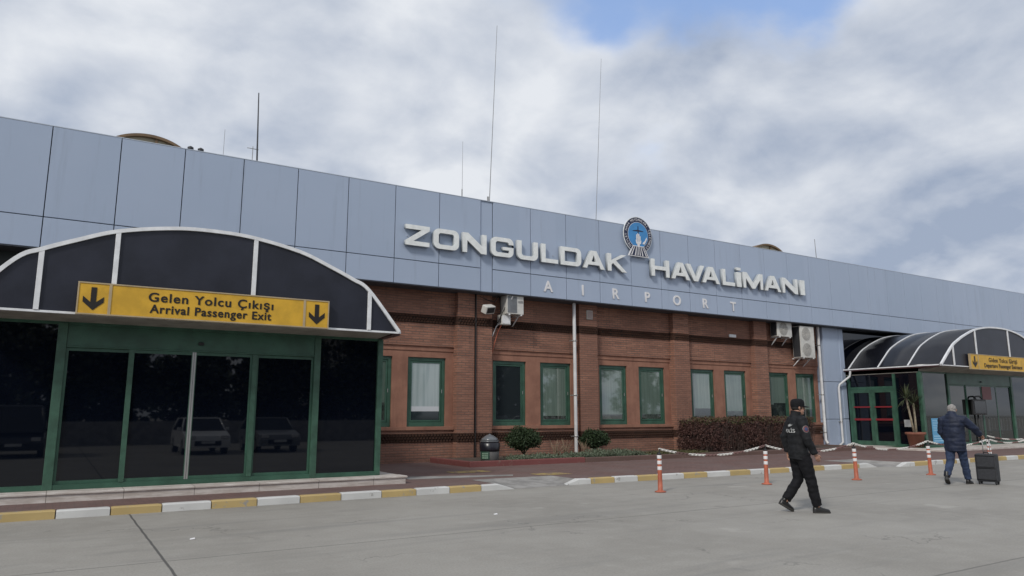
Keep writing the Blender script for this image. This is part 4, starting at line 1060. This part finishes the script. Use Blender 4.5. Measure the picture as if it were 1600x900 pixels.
# ------------------------------------------------------------------ people
from mathutils.bvhtree import BVHTree
from mathutils import noise as mnoise
M_skin = mat('skin', (.40, .22, .155), .55, var=.08, vscale=20)
M_uni = mat('black_uniform_cloth', (.011, .012, .014), .75, spec=.3, var=.3, vscale=12)
M_uni_tr = mat('black_trousers_cloth', (.007, .007, .009), .8, spec=.25, var=.3, vscale=12)
M_boot = mat('black_leather', (.012, .011, .010), .35)
M_sole = mat('grey_sole', (.035, .033, .03), .8)
M_navyj = mat('navy_quilted_nylon', (.012, .018, .040), .62, spec=.35, var=.3, vscale=6)
M_jean = mat('blue_denim', (.034, .050, .095), .85, spec=.2, var=.3, vscale=9)
def f_hair(t, pos, b):
    n = t.noise(pos, 70, 3); return t.mix(t.mapr(n, .3, .7), (.13, .12, .115), (.42, .40, .38))
M_greyhair = mat('grey_hair', (0,0,0), .8, fn=f_hair); M_darkhair = mat('dark_hair', (.012, .01, .009), .7)
M_alu2 = mat('grey_reflective_print', (.48, .49, .48), .6)
M_eye = mat('eye', (.03, .02, .015), .2)
def fuse(b, name, mm, parent, vox, it=3, fold=0.0, fscale=5.0, post=None, org=None):
    """union of overlapping closed shapes into one continuous skin"""
    bmesh.ops.recalc_face_normals(b.bm, faces=b.bm.faces)
    me = bpy.data.meshes.new(name); b.bm.to_mesh(me); b.bm.free()
    me = eval_mesh(me, (('REMESH', dict(mode='VOXEL', voxel_size=vox)), ('SMOOTH', dict(factor=.5, iterations=it))))
    me.name = name
    nrm = [v.normal.copy() for v in me.vertices]
    for v, n in zip(me.vertices, nrm):
        if fold:
            p = v.co; v.co = p + n*fold*(mnoise.noise(Vector((p.x*fscale, p.y*fscale, p.z*fscale*2.2)))+.5*mnoise.noise(p*fscale*2.7))
        if post: v.co = post(v.co, n)
    for p in me.polygons: p.use_smooth = True
    o = link(name, me, mm, parent); return o
def ell(b, c, r, n=14, m_=9):
    c = Vector(c); rings = []
    for i in range(m_):
        t = -PI/2+PI*(i+.5)/m_; rings.append([c+Vector((r[0]*math.cos(t)*math.cos(2*PI*j/n), r[1]*math.cos(t)*math.sin(2*PI*j/n), r[2]*math.sin(t))) for j in range(n)])
    b.loft(rings)
def limb(b, pts, rad, n=12): b.tube(pts, rad, n)
def hand(b, wrist, d, up, s, curl=.5):
    """palm along d, thumb side along up, fingers curl towards s"""
    w_, d, up, s = Vector(wrist), Vector(d).normalized(), Vector(up).normalized(), Vector(s).normalized()
    b.tube([w_-d*.02, w_+d*.03, w_+d*.085], [(.024,.020), (.036,.017), (.040,.014)], 10, flat=tuple(up))
    for k, (o, ln) in enumerate(((.029, .070), (.010, .080), (-.010, .074), (-.029, .058))):
        p = w_+d*.078+up*o; pts = [p-d*.02, p]; a = 0
        for q, seg in enumerate((.42, .33, .25)):
            a += curl*(.75 if q == 0 else 1.0); p = p+(d*math.cos(a)+s*math.sin(a))*ln*seg; pts.append(p)
        b.tube(pts, [.0095, .0098, .0092, .0085, .0072], 8)
    p = w_+d*.025+up*.03
    b.tube([p-up*.012, p+up*.022+d*.024+s*.006, p+up*.032+d*.052+s*.018, p+up*.030+d*.074+s*.028], [.013, .0125, .0105, .008], 8)
def head(b, c, hd=1.0):
    """skull, jaw, nose, ears, lips, facing +x; c is the middle of the head"""
    c = Vector(c)
    ell(b, c+Vector((-.012, 0, .025)), (.098, .076, .098)); ell(b, c+Vector((.022, 0, -.045)), (.066, .058, .070))
    ell(b, c+Vector((.050, 0, -.088)), (.032, .034, .026))
    b.tube([c+Vector((.082, 0, .018)), c+Vector((.100, 0, -.012)), c+Vector((.104, 0, -.030))], [.009, .013, .016], 8)
    ell(b, c+Vector((.076, 0, .030)), (.018, .050, .012)); ell(b, c+Vector((.082, 0, -.060)), (.012, .022, .009))
    for sg in (-1, 1):
        b.tube([c+Vector((-.012, sg*.074, .018)), c+Vector((-.020, sg*.088, .010)), c+Vector((-.014, sg*.082, -.030))], [.012, .016, .010], 8)
    b.tube([c+Vector((-.03, 0, -.04)), c+Vector((-.045, 0, -.12)), c+Vector((-.05, 0, -.20))], [.062, .058, .066], 12)
def face_bits(c, P):
    for sg in (-1, 1):
        b = MB(); b.ball(Vector(c)+Vector((.0785, sg*.031, .008)), .0095, 2); b.build('eye', M_eye, P)
def shoe(name, P, ankle, toe_dir, pitch, mm, ln=.27):
    """boot with sole; pitch lifts the heel"""
    a = Vector(ankle); f = Vector(toe_dir).normalized(); rt = Vector((f.y, -f.x, 0))
    def T_(x, y, z):       # local: x ahead of the ankle, z above the sole at ankle
        v = Vector((x, 0, z)); ca, sa = math.cos(pitch), math.sin(pitch)
        xx = x*ca + z*sa; zz = -x*sa + z*ca
        return a + f*xx + rt*y + Vector((0, 0, zz))
    b = MB(); rings = []
    for x, hw, zt in ((-.075, .022, .045), (-.068, .034, .085), (-.03, .038, .10), (.02, .041, .095), (.07, .044, .07), (.12, .046, .055), (.16, .040, .046), (.185, .024, .030)):
        rings.append([T_(x, hw*math.cos(t)*1.0, (-.065 if math.sin(t) < 0 else -.065)+ (zt*.95)*max(0, math.sin(t))**.7) for t in [2*PI*j/16 for j in range(16)]])
    for r_ in rings: pass
    b.loft(rings)
    b.tube([T_(-.02, 0, .0), T_(-.015, 0, .07), T_(-.015, 0, .11)], [.045, .048, .05], 12)
    o = b.build(name, mm, P); smooth(o, 60)
    b = MB()
    pts = [(-.08, .0), (-.07, .034), (-.02, .040), (.05, .045), (.12, .048), (.165, .042), (.192, .02)]
    ol = pts + [(x, -y) for x, y in pts[::-1] if y > 0] + [(.192, -.02)][:0]
    ol = [q for i, q in enumerate(ol) if i == 0 or q != ol[i-1]]
    b.prism([T_(x, y, -.085) for x, y in ol], T_(0, 0, -.063)-T_(0, 0, -.085)); b.build('sole', M_sole, o)
def project_on(me_obj, me, frm, direction, off, M=Matrix.Identity(4)):
    """press a flat drawing onto a garment"""
    bv = BVHTree.FromPolygons([v.co.copy() for v in me_obj.data.vertices], [tuple(p.vertices) for p in me_obj.data.polygons])
    d_ = Vector(direction).normalized()
    for v in me.vertices:
        o = M @ v.co; hit = bv.ray_cast(o-d_*1.0, d_)
        v.co = (hit[0] if hit[0] else o) - d_*(off + (0 if not hit[0] else 0))
    return me
def grid_text(s, size, depth_dir=None):
    me = bold_mesh(s, size, 0.0, .03*size, .98, 1.1); b = bmesh.new(); b.from_mesh(me)
    bmesh.ops.subdivide_edges(b, edges=[e for e in b.edges if e.calc_length() > .02], cuts=2)
    bmesh.ops.triangulate(b, faces=b.faces); b.to_mesh(me); b.free(); return me

# --- the person in black
def officer(x, y, heading):
    P = thing('person', 'person in black uniform and cap striding right across the forecourt', 'person', (0, 0, 0))
    hc = (.045, 0, 1.655)
    rs, re_, rw = (.0, -.205, 1.455), (.03, -.275, 1.165), (.17, -.235, .925)
    ls, le, lw = (.0, .205, 1.455), (-.10, .29, 1.18), (-.05, .31, .93)
    rh, rk, ra = (.02, -.095, .93), (.125, -.105, .50), (.205, -.10, .085)
    lh, lk, la = (.0, .095, .93), (.01, .10, .50), (-.235, .10, .165)
    b = MB(); head(b, hc)
    b.tube([(0,0,.88), (0,0,1.0), (.0,0,1.15), (.0,0,1.33), (-.005,0,1.45), (-.01,0,1.50)], [(.10,.15),(.10,.155),(.10,.14),(.115,.165),(.09,.17),(.05,.07)], 14, flat=(1,0,0))
    for s_, e_, w_, sg in ((rs, re_, rw, -1), (ls, le, lw, 1)):
        limb(b, [(s_[0], s_[1]*.8, s_[2]), s_, e_, w_], [.06, .055, .042, .028])
        d_ = (Vector(w_)-Vector(e_)); hand(b, w_, d_, (1, 0, .25), (0, -sg*1.0, -.1), .38)
    for h_, k_, a_ in ((rh, rk, ra), (lh, lk, la)): limb(b, [h_, k_, a_], [.085, .055, .04])
    fuse(b, 'body', M_skin, P, .0065, 3)
    face_bits(hc, P)
    # jacket
    b = MB()
    b.tube([(.0,0,.84), (.0,0,.90), (-.005,0,1.02), (-.005,0,1.16), (-.005,0,1.32), (-.01,0,1.44), (-.015,0,1.515), (-.012,0,1.545)], [(.145,.195),(.152,.20),(.148,.195),(.148,.198),(.150,.215),(.125,.205),(.085,.125),(.075,.085)], 20, flat=(1,0,0))
    for s_, e_, w_ in ((rs, re_, rw), (ls, le, lw)):
        s0 = Vector(s_); e0 = Vector(e_); w0 = Vector(w_)
        b.tube([s0*.75+Vector((0,0,s_[2]*.25+.005)), s0, s0.lerp(e0, .5), e0, e0.lerp(w0, .5), w0-(w0-e0).normalized()*.01], [.085, .088, .076, .070, .064, .054], 14)
    jk = fuse(b, 'jacket', M_uni, P, .011, 3, .012, 7)
    b = MB(); b.tube([(-.02, 0, 1.50), (-.01, 0, 1.555), (.0, 0, 1.60)], [(.088,.092), (.080,.080), (.084,.080)], 20, flat=(1,0,0)); smooth(b.build('collar', M_uni, jk), 50); b = MB(); b.tube([(-.005,0,.825),(-.0,0,.852)], [(.152,.202),(.156,.206)], 24, flat=(1,0,0))
    smooth(b.build('hem', M_uni, jk), 50)
    MB_ = Matrix(((0,0,-1,0),(-1,0,0,0),(0,1,0,0),(0,0,0,1)))     # drawing plane -> seen from behind (-x)
    me = grid_text('POLİS', .078); me.transform(Matrix.Translation((0, -.055, 1.285)) @ MB_)
    project_on(jk, me, None, (1, 0, 0), .012); link('back_lettering', me, M_alu2, jk)
    b = MB(); b.prism([(px_*.036, py_*.036, 0) for px_, py_ in ((-.2,-.5),(1,-.1),(2.2,.5),(.9,.45),(.3,.9),(-.3,.45),(-1.6,.5),(-1,.0))], (0,0,.0005))
    bmesh.ops.subdivide_edges(b.bm, edges=b.bm.edges, cuts=2); bmesh.ops.triangulate(b.bm, faces=b.bm.faces)
    mm_ = bpy.data.meshes.new('back_mark'); b.bm.to_mesh(mm_); b.bm.free(); mm_.transform(Matrix.Translation((0, -.055, 1.37)) @ MB_); project_on(jk, mm_, None, (1, 0, 0), .006); link('back_mark', mm_, M_letter, jk)
    MS = Matrix(((1,0,0,0),(0,0,-1,0),(0,1,0,0),(0,0,0,1)))       # seen from his right (-y)
    for nm, r0, mmat, off in (('sleeve_patch', .050, M_grey, .006), ('patch_field', .045, mat('patch_red', (.13, .035, .04), .6), .008), ('patch_centre', .026, mat('patch_blue', (.03, .05, .13), .6), .010)):
        b = MB(); vs_ = [[b.bm.verts.new((r0*q/4*math.cos(2*PI*j/20), r0*1.12*q/4*math.sin(2*PI*j/20), 0)) for j in range(20)] for q in range(1, 5)]
        b.bm.faces.new(vs_[0])
        for r_a, r_b in zip(vs_, vs_[1:]):
            for j in range(20): b.bm.faces.new((r_a[j], r_a[(j+1) % 20], r_b[(j+1) % 20], r_b[j]))
        m2 = bpy.data.meshes.new(nm); b.bm.to_mesh(m2); b.bm.free(); m2.transform(Matrix.Translation((.012, -.3, 1.32)) @ MS); project_on(jk, m2, None, (0, 1, 0), off); link(nm, m2, mmat, jk)
    # trousers
    b = MB(); b.tube([(.0,0,.80), (.005,0,.86), (0,0,.95), (0,0,1.02)], [(.10,.155),(.128,.172),(.125,.168),(.12,.16)], 16, flat=(1,0,0))
    for h_, k_, a_ in ((rh, rk, ra), (lh, lk, la)):
        H0, K0, A0 = Vector(h_), Vector(k_), Vector(a_)
        b.tube([H0+Vector((0,0,-.02)), H0.lerp(K0, .35), K0, K0.lerp(A0, .5), A0+(K0-A0).normalized()*.03], [.122, .114, .086, .082, .074], 14)
    fuse(b, 'trousers', M_uni_tr, P, .011, 3, .010, 8)
    shoe('boot', P, ra, (1, -.12, 0), 0.0, M_boot); shoe('boot', P, la, (1, .1, 0), .52, M_boot)
    # cap and short hair
    b = MB(); c = Vector(hc)
    b.loft([[c+Vector((-.012+.112*r_*math.cos(t), .090*r_*math.sin(t), z)) for t in [2*PI*j/24 for j in range(24)]] for r_, z in ((.96,.015),(1.0,.03),(1.02,.065),(.98,.10),(.86,.128),(.6,.146),(.2,.152))])
    cap = b.build('cap', M_uni_tr, P); smooth(cap, 60)
    b = MB(); up_ = []; 
    arc = [R(-62+124*i/12) for i in range(13)]
    inner = [(c.x-.012+.104*math.cos(t), .088*math.sin(t)) for t in arc]; outer_ = [(c.x-.012+.104*math.cos(t)+.085*math.cos(t)**.8 if math.cos(t) > 0 else 0, .088*math.sin(t)*1.0) for t in arc]
    A_ = [[b.bm.verts.new((p[0], p[1], c.z+.036-.0*abs(p[1]))) for p in inner], [b.bm.verts.new((p[0], p[1], c.z+.018-1.2*p[1]**2)) for p in outer_]]
    B_ = [[b.bm.verts.new((v.co.x, v.co.y, v.co.z-.006)) for v in r_] for r_ in A_]
    for i in range(12):
        b.bm.faces.new((A_[0][i], A_[0][i+1], A_[1][i+1], A_[1][i])); b.bm.faces.new((B_[0][i], B_[1][i], B_[1][i+1], B_[0][i+1])); b.bm.faces.new((A_[1][i], A_[1][i+1], B_[1][i+1], B_[1][i]))
    b.build('cap_brim', M_uni_tr, cap)
    b = MB(); ell(b, c+Vector((-.024, 0, .005)), (.096, .0795, .062)); smooth(b.build('hair', M_darkhair, P), 60)
    P.location = (x, y, 0); P.rotation_euler = (0, 0, heading)
    return P
officer(10.36, 7.90, R(-30))

# --- the person with the suitcase
def traveller(x, y, heading):
    P = thing('person', 'grey haired person in dark blue quilted jacket and jeans wheeling a suitcase', 'person', (0, 0, 0))
    hc = (.06, 0, 1.64)
    rs, re_, rw = (.0, -.205, 1.43), (.17, -.36, 1.24), (.36, -.425, 1.085)
    ls, le, lw = (.0, .195, 1.43), (.03, .255, 1.15), (.20, .20, .97)
    rh, rk, ra = (.0, -.095, .92), (.15, -.11, .50), (.29, -.12, .085)
    lh, lk, la = (.0, .095, .92), (-.05, .11, .50), (-.34, .13, .17)
    b = MB(); head(b, hc)
    b.tube([(0,0,.88), (0,0,1.0), (.0,0,1.15), (.0,0,1.33), (-.005,0,1.45), (-.01,0,1.50)], [(.10,.15),(.11,.155),(.11,.15),(.115,.165),(.09,.17),(.05,.07)], 14, flat=(1,0,0))
    for s_, e_, w_, sg in ((rs, re_, rw, -1), (ls, le, lw, 1)):
        limb(b, [(s_[0], s_[1]*.8, s_[2]), s_, e_, w_], [.06, .055, .042, .028])
    hand(b, rw, (.75, -.2, -.35), (.1, 1, 0), (-.3, 0, -1), .62); hand(b, lw, Vector(lw)-Vector(le), (1, 0, .2), (0, -1, 0), .4)
    for h_, k_, a_ in ((rh, rk, ra), (lh, lk, la)): limb(b, [h_, k_, a_], [.085, .055, .04])
    fuse(b, 'body', M_skin, P, .0065, 3)
    face_bits(hc, P)
    b = MB()
    b.tube([(.0,0,.735), (.0,0,.80), (-.0,0,.98), (-.0,0,1.16), (-.005,0,1.30), (-.01,0,1.43), (-.012,0,1.51), (-.005,0,1.56)], [(.155,.20),(.168,.215),(.175,.222),(.168,.220),(.165,.225),(.138,.21),(.10,.135),(.088,.095)], 22, flat=(1,0,0))
    for s_, e_, w_ in ((rs, re_, rw), (ls, le, lw)):
        s0, e0, w0 = Vector(s_), Vector(e_), Vector(w_)
        b.tube([Vector((s0.x, s0.y*.7, s0.z)), s0, s0.lerp(e0, .5), e0, e0.lerp(w0, .5), w0-(w0-e0).normalized()*.01], [.095, .10, .090, .084, .078, .060], 14)
    def quilt(p, n): return p + n*.0065*abs(math.sin(p.z*PI/.085))**.6
    jk = fuse(b, 'jacket', M_navyj, P, .011, 3, .012, 6, quilt)
    b = MB(); b.tube([(-.015, 0, 1.50), (.0, 0, 1.56), (.012, 0, 1.595)], [(.095,.10), (.088,.09), (.086,.085)], 20, flat=(1,0,0)); smooth(b.build('collar', M_navyj, jk), 50)
    b = MB(); b.tube([(.0,0,.79), (.005,0,.86), (0,0,.95), (0,0,1.02)], [(.11,.155),(.128,.172),(.125,.168),(.12,.16)], 16, flat=(1,0,0))
    for h_, k_, a_ in ((rh, rk, ra), (lh, lk, la)):
        H0, K0, A0 = Vector(h_), Vector(k_), Vector(a_)
        b.tube([H0+Vector((0,0,-.02)), H0.lerp(K0, .35), K0, K0.lerp(A0, .5), A0+(K0-A0).normalized()*.03], [.115, .108, .082, .078, .072], 14)
    fuse(b, 'jeans', M_jean, P, .011, 3, .011, 8)
    shoe('shoe', P, ra, (1, -.1, 0), 0.0, M_boot); shoe('shoe', P, la, (1, .12, 0), .45, M_boot)
    c = Vector(hc); b = MB()
    ell(b, c+Vector((-.022, 0, .035)), (.108, .092, .100)); ell(b, c+Vector((-.045, 0, -.02)), (.078, .086, .085))
    fuse(b, 'hair', M_greyhair, P, .008, 2, .012, 26)
    P.location = (x, y, 0); P.rotation_euler = (0, 0, heading)
    return P
TR = (17.36, 9.08, R(12))
traveller(*TR)
# suitcase
def suitcase(x, y, heading):
    S = thing('suitcase', 'dark grey four wheeled suitcase with raised handle beside the person in jeans', 'suitcase', (0, 0, 0))
    M_case = mat('charcoal_suitcase_fabric', (.03, .032, .037), .75, var=.2, vscale=25, bump=.2, bscale=90)
    b = MB(); b.box((-.13, -.22, .065), (.13, .22, .70), .035); b.build('body', M_case, S)
    b = MB(); b.box((-.146, -.18, .11), (-.131, .18, .36), .01); b.box((-.146, -.18, .40), (-.131, .18, .64), .01); b.build('front_pocket', M_case, S)
    b = MB()
    for z in (.12, .38, .66): b.tube([(-.135, -.2, z), (-.149, -.17, z), (-.149, .17, z), (-.135, .2, z)], .006, 6)
    b.build('zip', M_black, S)
    b = MB(); b.tube([(.0, -.05, .70), (.0, -.05, .73), (.0, .05, .73), (.0, .05, .70)], .012, 8); b.build('top_grip', M_black, S)
    hb = MB()
    for yy in (-.07, .07): hb.tube([(.07, yy, .69), (.07, yy, 1.045)], .010, 8)
    hd = hb.build('telescopic_handle', M_alu, S)
    b = MB(); b.tube([(.07, -.09, 1.05), (.07, .09, 1.05)], .017, 10); b.build('grip', M_black, hd)
    for xx in (-.09, .09):
        for yy in (-.17, .17):
            b = MB(); b.cyl((xx, yy-.012, .032), .032, .024, 14, axis=(0, 1, 0)); wl = b.build('wheel', M_black, S)
            b = MB(); b.box((xx-.018, yy-.022, .03), (xx+.018, yy-.014, .07)); b.box((xx-.018, yy+.014, .03), (xx+.018, yy+.022, .07)); b.build('wheel_fork', M_dark, wl)
    S.location = (x, y, 0); S.rotation_euler = (0, 0, heading); S.scale = (.95, .95, .96)
suitcase(17.93, 8.72, R(12))

# ------------------------------------------------------------------ car park behind the viewer, seen in the dark glass
def car(label, x, y, col, van=False):
    A = thing('parked_car', label, 'car', (0, 0, 0), 'parked cars mirrored in the entrance glass')
    paint = mat('car_paint', col, .3, coat=.6); W = .86 if not van else .95; H = 1.46 if not van else 1.95; L = 4.2
    # side outline: front at +y
    low = [(2.08, .28), (2.1, .55), (2.02, .74), (1.15, .92), (-1.9, .95), (-2.08, .8), (-2.1, .3)]
    b = MB()
    def sect(f): return [[(sx*W*f(q), q[0], q[1]) for q in low] for sx in (1, -1)]
    rings = []
    for sx, k in ((1, .97), (.96, 1.0), (-.96, 1.0), (-1, .97)): rings.append([(sx*W, yy*k, z) for yy, z in low])
    b.loft(rings, 0, True, False); b.build('body', paint, A)
    top = [(.95, .93), (.30, H-.04), (-.1, H), (-1.35, H-.02), (-1.9, .95)] if not van else [(1.5, .93), (.95, H-.06), (.5, H), (-1.9, H-.03), (-2.05, .95)]
    b = MB(); b.loft([[(sx*W*(.97 if z < 1.1 else .80), yy, z) for yy, z in top] for sx in (1, -1)], 0, True, False); cabin = b.build('cabin', M_glass_dark, A)
    b = MB(); tt = top[1:4]
    b.loft([[(sx*W*.81, yy, z+.012) for yy, z in tt]+[(sx*W*.81, yy, z-.03) for yy, z in tt[::-1]] for sx in (1, -1)], 0, True, False)
    for sx in (-1, 1):
        for (ya, za), (yb, zb_) in ((top[0], top[1]), (top[-1], top[-2])): b.tube([(sx*W*.975, ya, za), (sx*W*.81, yb, zb_)], .035, 6)
    b.build('roof', paint, A)
    for sx in (-1, 1):
        for yy in (1.3, -1.35):
            b = MB(); b.cyl((sx*W-.2*(sx > 0), yy, .31), .31, .2, 20, axis=(1, 0, 0)); wl = b.build('wheel', M_black, A)
            b = MB(); b.cyl((sx*(W+.002) - (.0 if sx > 0 else .006), yy, .31), .2, .006, 14, axis=(1, 0, 0)); b.build('rim', M_alu, wl)
        b = MB(); b.box((sx*W*.72-.15, 2.05, .62), (sx*W*.72+.15, 2.115, .76), .02); b.build('headlight', M_reflect, A)
        b = MB(); b.box((sx*(W+.08)-.07, .75, .95), (sx*(W+.08)+.07, .83, 1.07), .02); b.build('mirror', paint, A)
    b = MB(); b.box((-.5, 2.09, .36), (.5, 2.115, .55), .01); b.build('grille', M_black, A)
    b = MB(); b.box((-.26, 2.116, .44), (.26, 2.125, .54)); b.build('number_plate', M_white, A)
    A.location = (x, y, 0); return A
car('white hatchback parked behind the viewer, mirrored beside the sliding door gap', 5.3, -3.2, (.82, .82, .82))
car('grey hatchback to the right of the mirrored white hatchback', 8.2, -3.4, (.22, .23, .24))
car('dark van mirrored in the left leaf of the near entrance', -1.2, -4.2, (.02, .022, .03), True)
car('silver hatchback mirrored in the curtained window', 25.0, -5.0, (.5, .51, .52))
car('second white hatchback, mirrored in the far windows', 32.0, -6.5, (.72, .72, .7))
car('dark blue hatchback left of the second white hatchback', 28.6, -6.2, (.03, .04, .09))
def tree(label, x, y, h, r, proto=[None]):
    A = thing('tree', label, 'tree', (x, y, 0), 'trees behind the car park')
    if proto[0] is None:
        b = MB(); b.tube([(0, 0, 0), (.1, 0, .3), (0, .1, .65)], [.035, .026, .012], 7)
        for i in range(9):
            a = 2.4*i; z = .28+.06*i; b.tube([(0, 0, z), (.16*math.cos(a), .16*math.sin(a), z+.12), (.28*math.cos(a), .28*math.sin(a), z+.17)], [.012, .007, .003], 5)
        t_ = b.build('trunk', M_bark, A)
        b = MB(); cl = [(rnd.gauss(0, .16), rnd.gauss(0, .16), rnd.uniform(.16, .95), rnd.uniform(.09, .19)) for _ in range(48)]
        for cx_, cy_, cz_, cr_ in cl:
            for k in range(85):
                v = Vector((rnd.gauss(0,1), rnd.gauss(0,1), rnd.gauss(0,1))).normalized()*cr_*rnd.random()**.4; leaf(b, (cx_+v.x, cy_+v.y, cz_+v.z*.8), rnd.uniform(.045, .085), .7)
        c_ = b.build('crown', M_tree_leaf, A, recalc=False)
        for o in (t_, c_):
            for v in o.data.vertices: v.co += Vector((x, y, 0))
        proto[0] = (t_.data, c_.data); t_.scale = c_.scale = (r*2, r*2, h)
    else:
        for nm, me in zip(('trunk', 'crown'), proto[0]):
            o = bpy.data.objects.new(nm, me); C.objects.link(o); o.parent = A; o.scale = (r*2, r*2, h)
    A.rotation_euler = (0, 0, rnd.uniform(0, 6)); return A
for k, (x, y, h, r, l) in enumerate(((-9, -20, 7, 4, 'broad'), (-3, -24, 8, 3.4, 'tall'), (3, -22, 6, 3.4, 'low'), (14, -25, 10, 4, 'wide'), (9, -30, 9.5, 3.0, 'slim'), (22, -28, 9, 4.5, 'spreading'), (31, -32, 10, 4, 'uneven'), (46, -34, 9, 4.6, 'squat'), (58, -38, 11, 4.5, 'heavy'), (72, -40, 10, 5, 'outermost'), (-6, -17, 5.5, 3.0, 'nearer'), (0, -19, 6.5, 3.0, 'rounder'), (6.5, -18, 5, 3.0, 'bushy'), (11.5, -20, 6, 3.2, 'full'), (17.5, -22, 5.5, 3.4, 'shaggy'))):
    tree('%s dark tree at the back of the car park, mirrored in the glass' % l, x, y, h, r)
ap = thing('apartment_block', 'pale apartment block beyond the car park trees, mirrored in the entrance glass', 'building', (26, -46, 0))
b = MB(); b.box((20, -52, 0), (34, -42, 11)); b.build('wall', mat('pale_render', (.4, .38, .34), .9, var=.1), ap)
b = MB(); b.box((19.6, -52.4, 11.003), (34.4, -41.6, 11.3)); b.build('roof', M_brown, ap)
for i in range(5):
    for j in range(3):
        b = MB(); b.box((21.2+i*2.6, -41.99, 1.6+j*3.2), (22.6+i*2.6, -41.94, 3.2+j*3.2)); b.build('window', M_glass_win_dark, ap)

wl_ = MB(); wl_.box((-30, -14.3, 0), (45, -14, 1.25)); tag(wl_.build('boundary_wall', M_ramp, origin=(0, -14, 0)), 'low concrete wall behind the parked cars, mirrored in the entrance glass', 'wall')
rg = thing('white_railing', 'white railing across the road, mirrored in the far entrance glass', 'railing', (62, 5, 0))
b = MB()
for z in (.25, 1.3): b.box((50, 4.98, z), (76, 5.03, z+.06))
b.build('rail', M_white, rg)
b = MB()
for i in range(53): b.box((50+i*.49, 4.99, .311), (50.06+i*.49, 5.02, 1.299))
for i in range(14): b.box((50+i*1.96, 5.035, 0), (50.07+i*1.96, 5.09, 1.34))
b.build('bars', M_white, rg)

for k, (x, y, l) in enumerate(((1.62, 10.35, 'tiny white paper scrap on the slab left of the dark joint line'), (6.05, 10.3, 'tiny white paper scrap on the bare concrete in the middle of the forecourt'))):
    b = MB(); b.loft([[(x-.03, y-.02, .003), (x+.03, y-.015, .004), (x+.035, y+.02, .010), (x-.025, y+.018, .006)], [(x-.03, y-.02, .006), (x+.03, y-.015, .012), (x+.033, y+.02, .022), (x-.025, y+.018, .014)]], 0, True, False)
    tag(b.build('paper_scrap', M_reflect, origin=(x, y, 0)), l, 'litter')
